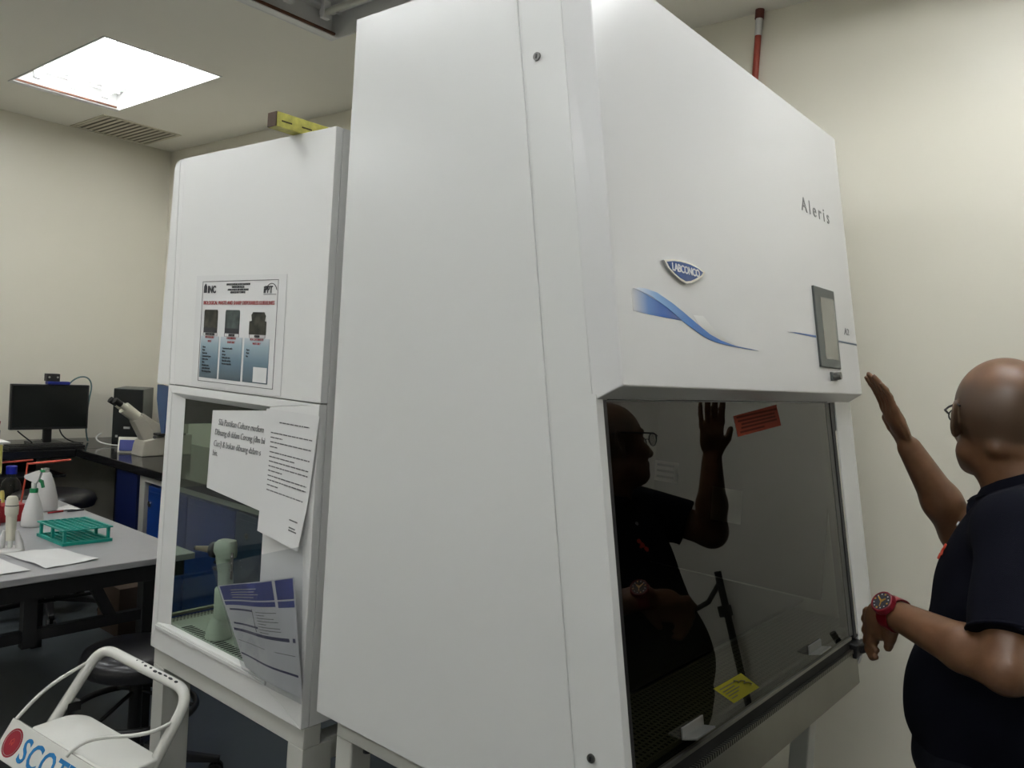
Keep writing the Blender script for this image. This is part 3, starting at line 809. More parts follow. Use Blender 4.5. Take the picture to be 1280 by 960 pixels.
for k, (a, b) in enumerate(cols):
    rect(a, 1.493, b, 1.612).build('blue_panel', 'panel_blue', po)
    text('column_heading', heads[k], .0085, ((a + b) / 2, PB, 1.606), X, Z, 'ink_red', po, sx=.7, align='CENTER', line=1.3)
    text('column_list', lines[k], .0075, (a + .012, PB, 1.578), X, Z, 'ink', po, sx=.75, line=1.15)
    c_ = (a + b) / 2
    if k < 2:
        q = [(c_ - .036, 1.622), (c_ + .036, 1.622), (c_ + .036, 1.682), (c_ + .033, 1.687), (c_ - .033, 1.687), (c_ - .036, 1.682)]
        MB().prism(q, OO, X, Z, 0, .0006).build('photo_print', ('photo_a', 'photo_b')[k], po)
        rect(c_ - .036, 1.622, c_ + .036, 1.636, .0008).build('photo_print_base', 'ink', po)
    else:
        q = [(c_ - .04, 1.622), (c_ + .04, 1.622), (c_ + .04, 1.657), (c_ + .032, 1.659), (c_ + .036, 1.672), (c_ + .028, 1.682), (c_ - .024, 1.682), (c_ - .032, 1.674), (c_ - .028, 1.659), (c_ - .04, 1.657)]
        MB().prism(q, OO, X, Z, 0, .0006).build('photo_print', 'photo_a', po)
    MB().frame((c_ - .037, 1.613, c_ + .037, 1.6225), (c_ - .0362, 1.6138, c_ + .0362, 1.6217), OO, X, Z, 0, .0007).build('caption_box', 'ink_grey', po)
    text('caption', ('BIOHAZARD BAG', 'SHARP BIN', 'DUSTBIN')[k], .0075, (c_, PB, 1.6150), X, Z, 'ink', po, sx=.8, align='CENTER', bold=.0003)
rect(-1.905, 1.496, -1.842, 1.536, .0012, .0007).build('white_patch', 'paper', po)

# handwritten sheet
hs = tag(sheet([(-2.096, 1.185), (-1.800, 1.160), (-1.800, 1.428), (-2.091, 1.404)], YC - .006, 8, lambda u, v: -.003 * (1 - v)).build('handwritten_notice', 'paper', None, smooth=True), 'handwritten white notice taped over the side window', 'paper')
Uh = (X * .9995 + Z * .030).normalized()
OO2 = YC - .0085
hand = [('Sila Pastikan Culture medium', -2.052, 1.367), ('Dibuang di dalam Corong (dlm bil', -2.068, 1.338), ('Cuci) & bukan dibuang dalam s', -2.071, 1.306), ('bin.', -2.074, 1.279)]
for s_, x_, z_ in hand[:]:
    text('handwriting', s_, .0255, (x_, OO2 - .0005, z_), (X * .99 + Z * -.0).normalized(), (Z + X * .05), 'ink', hs, sx=(.70 if 'Corong' in s_ else .73), space=1.0, bold=-.0005, shear=.15)
# typed sheet
def tcurl(u, v): return -.012 * (1 - v) ** 2 * (1 - u) - .035 * max(0, .35 - v) * u - .002
ts_pts = [(-1.815, 1.115), (-1.640, 1.095), (-1.598, 1.432), (-1.822, 1.432)]
ts = tag(sheet(ts_pts, YC - .009, 10, tcurl).build('typed_notice', 'paper', None, smooth=True), 'long typed white letter with curling lower corner, taped beside the side window', 'paper')
def ts_bar(u0, u1, v, h=.008, m='ink_grey', slope=0.0):
    BL, BR, TR, TL = [Vector(p) for p in ts_pts]
    pts = []
    for (u, vv) in ((u0, v), (u1, v + slope), (u1, v + slope + h), (u0, v + h)):
        p = (BL * (1 - u) + BR * u) * (1 - vv) + (TL * (1 - u) + TR * u) * vv
        pts.append((p.x, YC - .009 + tcurl(u, vv) - .0006, p.y))
    m_ = MB(); m_.hexa(pts, [(a, b - .0004, c) for a, b, c in pts])
    return m_
random.seed(3)
rows = [(.9, .28, .85), (.81, .12, .93), (.772, .12, .36), (.735, .12, .93), (.697, .12, .27), (.655, .12, .93), (.617, .12, .65), (.58, .12, .93), (.542, .12, .93), (.505, .12, .42), (.465, .12, .93), (.43, .12, .93), (.39, .12, .36), (.35, .12, .90)]
for v, u0, u1 in rows:
    m_ = MB(); u = u0
    while u < u1:                                    # words of the line
        wd = random.uniform(.03, .10); q = ts_bar(u, min(u + wd, u1), v, .0085)
        m_.add(q.v, q.f); u += wd + .012
    m_.build('typed_line', 'ink_grey', ts)
for v, u0, u1 in ((.19, .70, .88), (.135, .72, .86), (.115, .72, .90)):
    ts_bar(u0, u1, v, .010).build('signature', 'ink_grey', ts)

# plastic pocket with form
def pcurl(u, v):
    return -.012 - .055 * math.sin(PI * min(1, max(0, 1 - u))) ** 2 * (.25 + .75 * v) * .6 - .012 * math.sin(7 * u + 2) * v
pk_pts = [(-1.845, .745), (-1.590, .735), (-1.615, 1.075), (-2.00, .985)]
pk = tag(sheet([(-1.848, .742), (-1.588, .732), (-1.612, 1.115), (-2.005, .985)], YC - .006, 12, lambda u, v: pcurl(u, v) - .006).build('plastic_pocket', 'clear_plastic', None, smooth=True), 'clear plastic pocket hanging at the lower corner of the side window', 'pocket')
fm_pts = [(-1.843, .748), (-1.594, .740), (-1.650, 1.030), (-1.978, .935)]
def fcurl(u, v): return pcurl(u, v) + .001
fm = tag(sheet(fm_pts, YC - .006, 12, fcurl).build('printed_form', 'paper_grey', None, smooth=True), 'white printed form with blue heading bands inside the plastic pocket', 'paper')
def fbar(u0, v0, u1, v1, name, m, n=8, off=.0007):
    BL, BR, TR, TL = [Vector(p) for p in fm_pts]
    m_ = MB(); vs = []
    for i in range(n + 1):
        u = u0 + (u1 - u0) * i / n
        for vv in (v0, v1):
            p = (BL * (1 - u) + BR * u) * (1 - vv) + (TL * (1 - u) + TR * u) * vv
            vs.append((p.x, YC - .006 + fcurl(u, vv) - off, p.y))
    fs = [(2 * i, 2 * i + 2, 2 * i + 3, 2 * i + 1) for i in range(n)]
    m_.add(vs, fs); m_.add([(a, b + .0004, c) for a, b, c in vs], [tuple(reversed(f)) for f in fs])
    return m_.build(name, m, fm)
fbar(.02, .82, .80, .99, 'blue_band', 'ink_blue'); fbar(.83, .82, .99, .99, 'blue_band', 'ink_blue')
fbar(.02, .76, .80, .805, 'blue_band', 'ink_blue'); fbar(.83, .75, .99, .805, 'blue_band', 'ink_blue')
fbar(.06, .70, .46, .72, 'dark_rule', 'ink_navy'); fbar(.06, .535, .50, .555, 'dark_rule', 'ink_navy')
fbar(.03, .455, .90, .485, 'dark_rule', 'ink_navy'); fbar(.94, .455, .97, .49, 'dark_rule', 'ink_navy'); fbar(.02, .17, .97, .19, 'dark_rule', 'ink_navy')
for k in range(8):
    fbar(.52, .70 - k * .028, .52 + random.uniform(.12, .4), .706 - k * .028, 'form_text', 'ink_grey', 5)
for k in range(4):
    fbar(.15, .93 - k * .028, .15 + random.uniform(.3, .55), .938 - k * .028, 'form_text', 'pale_grey', 5, .0011)
fbar(.45, .50, .46, .73, 'form_rule', 'ink_grey', 2)
fbar(.05, .34, .95, .345, 'form_rule', 'ink_grey', 4)
sn = thing('pocket_clip', 'small metal snap strip at the top of the plastic pocket', 'clip', (-1.88, YC - .045, 1.03))
MB().box((-1.892, YC - .047, .975), (-1.884, YC - .044, 1.045)).build('strip', 'steel_dark', sn)
for z_ in (1.035, 1.018, 1.0):
    MB().cyl((-1.888, YC - .0475, z_), (-1.888, YC - .050, z_), .0035, seg=10).build('snap', 'steel_bright', sn)

# ---------------------------------------------------------------- pipette controller inside the left cabinet
def pipette_gun(c, ang, body, nozzle, label, sc=1.0):
    """gun-shaped pipette controller on its bell stand, nozzle along ang"""
    t = thing('pipette_controller', label, 'lab tool', c)
    d = Vector((math.cos(ang), math.sin(ang), 0)); s_ = Vector((-d.y, d.x, 0)); c = Vector(c)
    def P_(a, b, z): return c + d * a * sc + s_ * b * sc + Z * z * sc
    MB().lathe([(.038 * sc, 0), (.040 * sc, .004 * sc), (.036 * sc, .02 * sc), (.028 * sc, .058 * sc), (.026 * sc, .062 * sc), (0, .062 * sc)], c, 24).build('stand_base', body, t, smooth=True)
    def loft(sec, name, m):
        n = 16; vs = []
        for (a, z, ra, rb) in sec:
            for k in range(n):
                q = 2 * PI * k / n; cc, ss = math.cos(q), math.sin(q)
                ex = abs(cc) ** .6 * (1 if cc > 0 else -1); ey = abs(ss) ** .6 * (1 if ss > 0 else -1)
                vs.append(P_(a + ra * ex, rb * ey, z))
        fs = [(i * n + k, i * n + (k + 1) % n, (i + 1) * n + (k + 1) % n, (i + 1) * n + k) for i in range(len(sec) - 1) for k in range(n)]
        fs += [tuple(reversed(range(n))), tuple(range((len(sec) - 1) * n, len(sec) * n))]
        return MB().add(vs, fs).build(name, m, t, smooth=True)
    loft([(-.02, .063, .026, .024), (-.02, .068, .030, .027), (-.018, .15, .030, .027), (-.016, .155, .026, .024)], 'battery_grip', body)
    loft([(-.016, .156, .020, .019), (-.012, .20, .020, .018), (-.004, .235, .022, .018), (-.002, .245, .022, .018)], 'handle', body)
    loft([(-.012, .246, .030, .020), (-.008, .262, .036, .022), (-.008, .285, .034, .022), (-.014, .297, .026, .018)], 'head', body)
    MB().cyl(P_(.026, 0, .262), P_(.038, 0, .261), .024 * sc, .024 * sc, 18).build('nozzle_ring', 'black_plastic', t, smooth=True)
    MB().cyl(P_(.038, 0, .261), P_(.098, 0, .258), .012 * sc, .007 * sc, 16).build('nozzle', nozzle, t, smooth=True)
    MB().cyl(P_(.098, 0, .258), P_(.104, 0, .258), .007 * sc, .007 * sc, 12).build('nozzle_tip', 'black_plastic', t, smooth=True)
    for z_ in (.225, .205):
        MB().cyl(P_(.016, 0, z_), P_(.030, 0, z_), .006 * sc, .0055 * sc, 12).build('trigger', 'black_plastic', t, smooth=True)
    return t
pipette_gun((-2.118, 1.287, .7345), PI + .35, 'grey_green', 'brown_nozzle', 'pale grey-green pipette gun with brown nozzle standing inside the windowed cabinet', .97)
mt = thing('magnifier_tray', 'small dark grey tray low inside the windowed cabinet', 'tray', (-2.08, 1.9, .7))
MB().box((-2.20, 1.75, .735), (-1.98, 2.15, .738)).build('tray_floor', 'black_plastic', mt)
MB().frame((-2.2, 1.75, -1.98, 2.15), (-2.19, 1.76, -1.99, 2.14), (0, 0, 0), X, Y, .738, .76).build('tray_rim', 'black_plastic', mt)

# ================================================================ bench along the back wall, desk along the left wall
bench = thing('lab_bench', 'black-topped lab bench along the back wall', 'bench', (-4.0, 2.6, 0))
MB().box((-5.35, 2.19, .82), (-2.62, 2.98, .87)).build('worktop', 'worktop_black', bench, bevel=.004)
MB().box((-4.50, 2.215, .785), (-2.64, 2.24, .8195)).build('front_rail', 'pale_grey', bench)
MB().box((-4.565, 2.22, 0), (-4.505, 2.26, .8195)).build('leg', 'pale_grey', bench, bevel=.003)
MB().box((-4.83, 2.21, 0), (-4.575, 2.235, .8195)).build('end_panel', 'navy', bench)
MB().box((-2.70, 2.24, 0), (-2.64, 2.28, .784)).build('leg', 'pale_grey', bench, bevel=.003)
def base_cabinet(x0, x1, m, label, lockx=None, name='base_cabinet'):
    t = thing(name, label, 'cabinet', ((x0 + x1) / 2, 2.5, 0))
    MB().box((x0, 2.255, .06), (x1, 2.95, .775)).build('body', m, t)
    MB().box((x0 + .02, 2.29, 0), (x1 - .02, 2.9, .06)).build('plinth', 'black_plastic', t)
    d = MB().box((x0 + .004, 2.235, .08), (x1 - .004, 2.2545, .765)).build('door', m, t, bevel=.006)
    MB().box((x0 + .03, 2.229, .715), (x1 - .03, 2.2349, .735)).build('door_ridge', m, d, bevel=.002)
    if lockx:
        MB().cyl((lockx, 2.2349, .66), (lockx, 2.228, .66), .017, seg=18).build('lock', 'steel_bright', d, smooth=True)
        MB().cyl((lockx, 2.2279, .66), (lockx, 2.224, .66), .007, seg=12).build('keyhole', 'black_plastic', d, smooth=True)
    return t
base_cabinet(-4.495, -4.06, 'cabinet_blue', 'bright blue base cabinet under the bench, leftmost next to the pale leg', -4.46)
base_cabinet(-4.055, -3.59, 'cabinet_blue', 'bright blue base cabinet under the bench, seen through the side window', None)
base_cabinet(-3.585, -2.72, 'slate_blue', 'slate blue base cabinet under the bench, with round lock', -3.47)
desk = thing('side_desk', 'black desk along the left wall under the monitor', 'desk', (-5.65, 1.4, 0))
MB().box((-5.945, .2, .82), (-5.355, 2.185, .87)).build('worktop', 'worktop_black', desk, bevel=.004)
MB().box((-5.355, 2.19, .82), (-5.3551, 2.2, .87))
MB().box((-5.945, 2.19, .82), (-5.353, 2.98, .87)).build('worktop', 'worktop_black', desk, bevel=.004)
MB().box((-5.70, .4, .69), (-5.40, 2.15, .705)).build('keyboard_shelf', 'black_plastic', desk)
for y_ in (.3, 1.93):
    MB().box((-5.70, y_, 0), (-5.62, y_ + .12, .8195)).build('leg', 'black_metal', desk)
MB().box((-5.90, .25, .10), (-5.885, 2.15, .74)).build('shade_panel', 'black_metal', desk)  # black sheet stands in for the dark under the desk
MB().box((-5.93, 2.70, .05), (-4.84, 2.72, .815)).build('shade_panel', 'black_metal', desk)  # black sheet added for the darkness under the bench

# monitor
mo = thing('monitor', 'black computer monitor, switched off, on the desk by the left wall', 'monitor', (-5.65, 2.12, .87))
MB().box((-5.635, 1.885, .972), (-5.60, 2.352, 1.262)).build('casing', 'black_plastic', mo, bevel=.004)
MB().box((-5.5995, 1.897, .988), (-5.598, 2.340, 1.252)).build('screen', 'screen_off', mo)
MB().box((-5.66, 2.095, .885), (-5.636, 2.145, 1.05)).build('stand_neck', 'black_plastic', mo, bevel=.004)
MB().box((-5.75, 2.02, .8705), (-5.58, 2.22, .885)).build('stand_foot', 'black_plastic', mo, bevel=.005)
wc = thing('camera_box', 'small black box with two round openings on top of the monitor', 'device', (-5.62, 2.12, 1.2625))
MB().box((-5.645, 2.085, 1.283), (-5.60, 2.165, 1.332)).build('body', 'black_plastic', wc, bevel=.003)
for y_ in (2.10, 2.15):
    MB().cyl((-5.60, y_, 1.31), (-5.597, y_, 1.31), .006, seg=10).build('opening', 'pale_grey', wc)
MB().box((-5.64, 2.09, 1.2628), (-5.59, 2.225, 1.2828)).build('blue_clamp', 'tape_blue', wc, bevel=.004)
solo('cable', MB().tube(bez((-5.66, 2.24, 1.256), (-5.70, 2.31, 1.34), (-5.72, 2.44, 1.34), (-5.70, 2.40, 1.20), 14) + bez((-5.70, 2.40, 1.20), (-5.69, 2.38, 1.1), (-5.70, 2.37, .95), (-5.70, 2.40, .876), 8)[1:], .005, 8), 'wire_teal', 'teal-grey cable arching from the monitor top to the desk', 'cable', smooth=True)
# keyboard
kbd = thing('keyboard', 'black keyboard on the desk in front of the monitor', 'keyboard', (-5.47, 2.05, .87))
MB().box((-5.53, 1.82, .8705), (-5.40, 2.26, .888)).build('tray', 'black_plastic', kbd, bevel=.003)
for a in range(4):
    for b in range(14):
        MB().box((-5.52 + a * .029, 1.83 + b * .030, .8882), (-5.496 + a * .029, 1.856 + b * .030, .894)).build('key', 'black_rubber', kbd)
for k, (pts, m, lab) in enumerate((
        ([(-5.66, 1.95, .96), (-5.62, 2.0, .90), (-5.60, 2.05, .880), (-5.62, 2.0, .8765)], 'black_rubber', 'black cable hanging under the left part of the monitor'),
        ([(-5.66, 2.20, .965), (-5.64, 2.21, .90), (-5.62, 2.27, .8765), (-5.60, 2.33, .8765)], 'black_rubber', 'black cable running right from under the monitor'),
        ([(-5.62, 2.45, .935), (-5.52, 2.36, .93), (-5.50, 2.34, .878), (-5.40, 2.48, .8765)], 'wire_white', 'white cable looping in front of the computer tower'))):
    solo('cable', MB().tube(bez(*pts, 10), .0045, 8), m, lab, 'cable', smooth=True)
# computer tower
tw = thing('computer_tower', 'black computer tower standing on the desk right of the monitor', 'computer', (-5.70, 2.70, .87))
ra = math.atan2(-.6, .8)
def rb(x0, y0, z0, x1, y1, z1): return MB().box((-5.70 + x0, 2.70 + y0, z0), (-5.70 + x1, 2.70 + y1, z1), ra, (-5.70, 2.70, 0))
rb(-.17, -.095, .8705, .17, .095, 1.245).build('case', 'bezel', tw, bevel=.004)
rb(.1705, -.093, .8705, .182, .093, 1.243).build('front_panel', 'screen_off', tw, bevel=.003)
rb(.1825, -.02, .97, .185, .02, .985).build('drive_slot', 'pale_grey', tw)
rb(.1825, -.07, .91, .185, -.055, .925).build('power_button', 'pale_grey', tw)
# tablet leaning beside the microscope
tb = thing('white_frame_panel', 'white-framed panel holding a dark blue card, leaning beside the microscope', 'panel', (-5.10, 2.44, .87))
MB().hexa([(-5.13, 2.34, .8705), (-5.05, 2.47, .8705), (-5.045, 2.468, .8705), (-5.125, 2.338, .8705)], [(-5.16, 2.36, .965), (-5.08, 2.49, .965), (-5.075, 2.488, .965), (-5.155, 2.358, .965)]).build('frame', 'cream_plastic', tb)
MB().hexa([(-5.118, 2.345, .883), (-5.058, 2.443, .883), (-5.052, 2.441, .883), (-5.112, 2.343, .883)], [(-5.143, 2.360, .948), (-5.083, 2.458, .948), (-5.077, 2.456, .948), (-5.137, 2.358, .948)]).build('card', 'ink_blue', tb)

# microscope (profile along y, plane x ~ -4.95)
ms = thing('microscope', 'beige inverted microscope with inclined eyepiece tube on the black bench', 'microscope', (-4.95, 2.45, .87))
def yz(pts, x0, x1): return MB().prism(pts, (x0, 0, 0), Y, Z, 0, x1 - x0)
yz([(2.375, .8705), (2.70, .8705), (2.70, 1.0), (2.56, 1.0), (2.395, .965), (2.385, .935)], -5.02, -4.88).build('base', 'scope_body', ms, bevel=.006)
yz([(2.405, .958), (2.50, .965), (2.385, 1.125), (2.335, 1.085)], -4.985, -4.915).build('inclined_tube', 'scope_body', ms, bevel=.006)
yz([(2.49, .9655), (2.57, 1.0), (2.60, 1.0), (2.395, 1.135), (2.386, 1.126)], -4.98, -4.92).build('tube_support', 'scope_body', ms, bevel=.004)
MB().cyl((-4.95, 2.365, 1.108), (-4.95, 2.285, 1.168), .036, .038, 20).build('eyepiece_head', 'cream_plastic', ms, smooth=True)
for x_ in (-4.985, -4.92):
    e_ = MB().cyl((x_, 2.288, 1.165), (x_, 2.255, 1.188), .019, .018, 14).build('eyepiece_tube', 'cream_plastic', ms, smooth=True)
    MB().cyl((x_, 2.255, 1.188), (x_, 2.215, 1.215), .017, .020, 14).build('eyepiece', 'black_rubber', e_, smooth=True)
MB().cyl((-4.8795, 2.545, .925), (-4.855, 2.545, .925), .026, seg=18).build('focus_knob', 'black_plastic', ms, smooth=True)
MB().cyl((-4.8795, 2.45, .99), (-4.872, 2.45, .99), .010, seg=14).build('dial', 'ink_grey', ms)
MB().box((-5.05, 2.46, 1.0), (-4.85, 2.64, 1.012)).build('stage', 'black_plastic', ms)
MB().box((-4.97, 2.66, 1.0), (-4.93, 2.70, 1.36)).build('illumination_pillar', 'scope_body', ms, bevel=.004)
MB().box((-4.97, 2.52, 1.32), (-4.93, 2.66, 1.36)).build('illumination_arm', 'scope_body', ms, bevel=.004)
MB().cyl((-4.95, 2.55, 1.05), (-4.95, 2.55, 1.13), .025, seg=16).build('condenser', 'black_plastic', ms, smooth=True)
# black pen holder at the frame's left edge
ph = thing('pen_holder', 'black round pen holder left of the monitor', 'holder', (-5.72, 1.83, .87))
MB().lathe([(.038, 0), (.042, .09), (.038, .09), (.036, .01), (0, .01)], (-5.72, 1.83, .8705), 18).build('cup', 'black_plastic', ph, smooth=True)
for a, b, m in ((.01, .015, 'red_plastic'), (-.012, -.01, 'ink'), (.015, -.015, 'pale_grey')):
    MB().cyl((-5.72 + a, 1.83 + b, .885), (-5.72 + a * 2.2, 1.83 + b * 2.2, 1.02), .004, seg=8).build('pen', m, ph)

# ---------------------------------------------------------------- lab chairs behind the table
def office_chair(loc, ang, label, seatz=.60, back=True, ring=False, seatr=.21):
    t = thing('lab_chair', label, 'chair', loc)
    c = Vector(loc)
    def Q(r, a, z): return c + Vector((r * math.cos(a + ang), r * math.sin(a + ang), z))
    MB().lathe([(0, seatz - .045), (seatr - .06, seatz - .045), (seatr - .01, seatz - .035), (seatr, seatz - .005), (seatr - .012, seatz + .025), (seatr - .05, seatz + .038), (0, seatz + .036)], c, 32).build('seat', 'black_vinyl', t, smooth=True, ang=60)
    MB().cyl(c + Z * .12, c + Z * (seatz - .046), .024, .022, 14).build('column', 'black_metal', t, smooth=True)
    MB().cyl(c + Z * .075, c + Z * .14, .045, .035, 16).build('hub', 'black_plastic', t, smooth=True)
    for k in range(5):
        a = 2 * PI * k / 5
        u = Q(1, a, 0) - c; s_ = Vector((-u.y, u.x, 0))
        m = MB().hexa([c + u * .03 + s_ * .025 + Z * .08, c + u * .03 - s_ * .025 + Z * .08, c + u * .30 - s_ * .014 + Z * .058, c + u * .30 + s_ * .014 + Z * .058],
                      [c + u * .03 + s_ * .022 + Z * .125, c + u * .03 - s_ * .022 + Z * .125, c + u * .30 - s_ * .012 + Z * .078, c + u * .30 + s_ * .012 + Z * .078])
        ba = m.build('base_arm', 'black_plastic', t, bevel=.004)
        p = c + u * .285 + Z * .028
        for sg in (-1, 1):
            MB().cyl(p + s_ * sg * .008, p + s_ * sg * .024, .027, seg=16).build('caster', 'black_rubber', ba, smooth=True)
        MB().cyl(p + Z * .0, p + Z * .035, .008, seg=8).build('caster_stem', 'black_metal', ba)
    if ring:
        rz, rr = .27, .205
        MB().tube([Q(rr, 2 * PI * k / 40, rz) for k in range(40)], .0115, 10, closed=True).build('foot_ring', 'black_metal', t, smooth=True)
        for k in range(3):
            MB().tube([Q(.02, 2 * PI * k / 3, rz + .06), Q(rr, 2 * PI * k / 3, rz)], .007, 8).build('ring_spoke', 'black_metal', t, smooth=True)
    if back:
        MB().tube([Q(.10, 0, seatz - .05), Q(.27, 0, seatz - .04), Q(.30, 0, seatz + .05), Q(.27, 0, seatz + .25)], .014, 8).build('back_bar', 'black_metal', t, smooth=True)
        vs = []
        b_ = MB()
        pts = []
        for k in range(9):
            a = -.75 + 1.5 * k / 8
            pts.append(a)
        lo = [Q(.245, a, seatz + .13) for a in pts] + [Q(.285, a, seatz + .13) for a in reversed(pts)]
        hi = [Q(.245, a * .95, seatz + .36) for a in pts] + [Q(.285, a * .95, seatz + .36) for a in reversed(pts)]
        b_.hexa(lo, hi).build('backrest', 'black_vinyl', t, smooth=True, bevel=.01)
    return t
office_chair((-4.87, 1.88, 0), 2.2, 'black lab chair without backrest between the grey table and the desk', .66, back=False, seatr=.22)
office_chair((-5.08, 1.22, 0), 2.9, 'black lab chair at the left edge, further along the desk', .55, back=False)
office_chair((-2.815, 1.395, 0), math.radians(52), 'black swivel stool with a foot ring between the step stool and smaller cabinet', .455, back=False, ring=True, seatr=.190)
solo('cardboard_box', MB().box((-4.50, 1.99, 0.0005), (-4.25, 2.17, .26)), 'cardboard', 'brown cardboard box on the floor in front of the blue base cabinets', 'box', bevel=.002)
solo('power_box', MB().box((-3.95, 1.90, 0.0005), (-3.87, 2.05, .12)), 'pale_grey', 'small pale grey box on the floor under the far end of the grey table', 'box', bevel=.008)

# ================================================================ grey table at the left
tt = thing('work_table', 'grey-topped work table with black metal frame at the left', 'table', (-3.7, .6, 0))
MB().box((-4.42, -.55, .725), (-3.0, 1.70, .75)).build('table_top', 'table_grey', tt, bevel=.003)
MB().box((-3.06, -.5, .665), (-3.01, 1.66, .7245)).build('rail', 'black_metal', tt)
MB().box((-4.41, -.5, .665), (-4.36, 1.66, .7245)).build('rail', 'black_metal', tt)
MB().box((-4.36, 1.61, .665), (-3.06, 1.66, .7245)).build('rail', 'black_metal', tt)
for x_, y_ in ((-3.06, 1.50), (-4.41, 1.61), (-3.06, -.5), (-4.41, -.5)):
    MB().box((x_, y_, 0), (x_ + .05, y_ + .05, .6645)).build('leg', 'black_metal', tt, bevel=.002)
MB().box((-3.045, -.45, .515), (-3.02, 1.4995, .555)).build('lower_rail', 'black_metal', tt)
MB().box((-3.05, 1.085, .495), (-3.015, 1.13, .6645)).build('post', 'black_metal', tt)
MB().hexa([(-3.048, 1.365, .556), (-3.018, 1.365, .556), (-3.018, 1.405, .556), (-3.048, 1.405, .556)], [(-3.048, 1.31, .664), (-3.018, 1.31, .664), (-3.018, 1.35, .664), (-3.048, 1.35, .664)]).build('brace', 'black_metal', tt)
MB().tube([(-3.60, -.4, .47), (-3.60, 1.60, .47)], .008, 8).build('tie_rod', 'black_metal', tt)
MB().tube([(-3.60, 1.60, .47), (-3.60, 1.63, .664)], .008, 8).build('tie_rod', 'black_metal', tt)
MB().tube([(-3.60, -.4, .47), (-3.60, -.43, .664)], .008, 8).build('tie_rod', 'black_metal', tt)
MB().box((-4.36, -.45, .664), (-3.06, -.5, .7245)).build('rail', 'black_metal', tt)

ZT0 = .7505
# teal rack
rk = thing('tube_rack', 'teal plastic test tube rack, empty, on the grey table', 'rack', (-3.47, 1.44, ZT0))
def rackpt(a, b, z): return Vector((-3.60 + a * .235 + b * .01, 1.33 + b * .19 + a * .01, ZT0 + z))
def rbox(a0, b0, a1, b1, z0, z1):
    q = [(a0, b0), (a1, b0), (a1, b1), (a0, b1)]
    return MB().hexa([rackpt(a, b, z0) for a, b in q], [rackpt(a, b, z1) for a, b in q])
base = MB()
base.add(rbox(0, 0, 1, .06, 0, .012).v, rbox(0, 0, 1, .06, 0, .012).f)
def addm(m, o): m.add(o.v, o.f)
addm(base, rbox(0, .94, 1, 1, 0, .012)); addm(base, rbox(0, .06, .05, .94, 0, .012)); addm(base, rbox(.95, .06, 1, .94, 0, .012))
for k in range(1, 7): addm(base, rbox(.05, .06 + .88 * k / 7 - .012, .95, .06 + .88 * k / 7 + .012, 0.002, .010))
for k in range(1, 10): addm(base, rbox(.05 + .09 * k - .01, .06, .05 + .09 * k + .01, .94, 0.001, .009))
base.build('base_grid', 'teal', rk)
tp = MB(); zz = .058
addm(tp, rbox(0, 0, 1, .05, zz, zz + .005)); addm(tp, rbox(0, .95, 1, 1, zz, zz + .005)); addm(tp, rbox(0, .05, .04, .95, zz, zz + .005)); addm(tp, rbox(.96, .05, 1, .95, zz, zz + .005))
for k in range(1, 7): addm(tp, rbox(.04, .05 + .9 * k / 7 - .014, .96, .05 + .9 * k / 7 + .014, zz, zz + .005))
for k in range(1, 10): addm(tp, rbox(.04 + .092 * k - .012, .05, .04 + .092 * k + .012, .95, zz + .0005, zz + .0045))
tp.build('top_grid', 'teal', rk)
for a, b in ((.06, .06), (.94, .06), (.06, .94), (.94, .94), (.5, .06), (.5, .94)):
    rbox(a - .025, b - .025, a + .025, b + .025, .012, zz).build('post', 'teal', rk)

# spray bottle
def spray(c, label, turn):
    t = thing('spray_bottle', label, 'bottle', c)
    c = Vector(c); d = Vector((math.cos(turn), math.sin(turn), 0))
    MB().lathe([(.040, 0), (.044, .006), (.044, .02), (.041, .055), (.030, .10), (.018, .138), (.015, .146), (0, .146)], c, 26).build('body', 'bottle_white', t, smooth=True, ang=60)
    MB().lathe([(.0165, .1465), (.0165, .164), (.013, .165), (0, .165)], c, 20).build('collar', 'green_plastic', t, smooth=True)
    MB().cyl(c + Z * .165, c + Z * .19, .010, .011, 14).build('neck', 'bottle_white', t, smooth=True)
    P = lambda a, z: c + d * a + Z * z
    s_ = Vector((-d.y, d.x, 0)) * .0115
    pts = [(-.012, .186), (.034, .205), (.040, .214), (.036, .222), (.0, .238), (-.022, .245), (-.03, .238), (-.022, .205)]
    MB().hexa([P(a, z) - s_ for a, z in pts], [P(a, z) + s_ for a, z in pts]).build('spray_head', 'bottle_white', t, bevel=.003)
    pts = [(-.022, .2455), (-.036, .247), (-.040, .236), (-.0305, .2375)]
    MB().hexa([P(a, z) - s_ * .8 for a, z in pts], [P(a, z) + s_ * .8 for a, z in pts]).build('head_back', 'green_plastic', t)
    pts = [(-.0235, .205), (-.035, .20), (-.042, .17), (-.034, .168), (-.028, .19), (-.02, .196)]
    MB().hexa([P(a, z) - s_ * .6 for a, z in pts], [P(a, z) + s_ * .6 for a, z in pts]).build('trigger', 'green_plastic', t)
    return t
spray((-3.80, 1.385, ZT0), 'white spray bottle with green collar and trigger on the grey table', PI * 1.25)
cb = thing('wash_bottle', 'white conical squeeze bottle with bare neck behind the spray bottle', 'bottle', (-4.13, 1.55, ZT0))
MB().lathe([(.058, 0), (.062, .006), (.060, .05), (.045, .12), (.027, .172), (.022, .18), (0, .18)], (-4.13, 1.55, ZT0), 26).build('body', 'bottle_white', cb, smooth=True, ang=60)
MB().lathe([(.018, .18), (.018, .198), (.014, .198), (.014, .185), (0, .185)], (-4.13, 1.55, ZT0), 18).build('neck', 'pale_grey', cb, smooth=True)
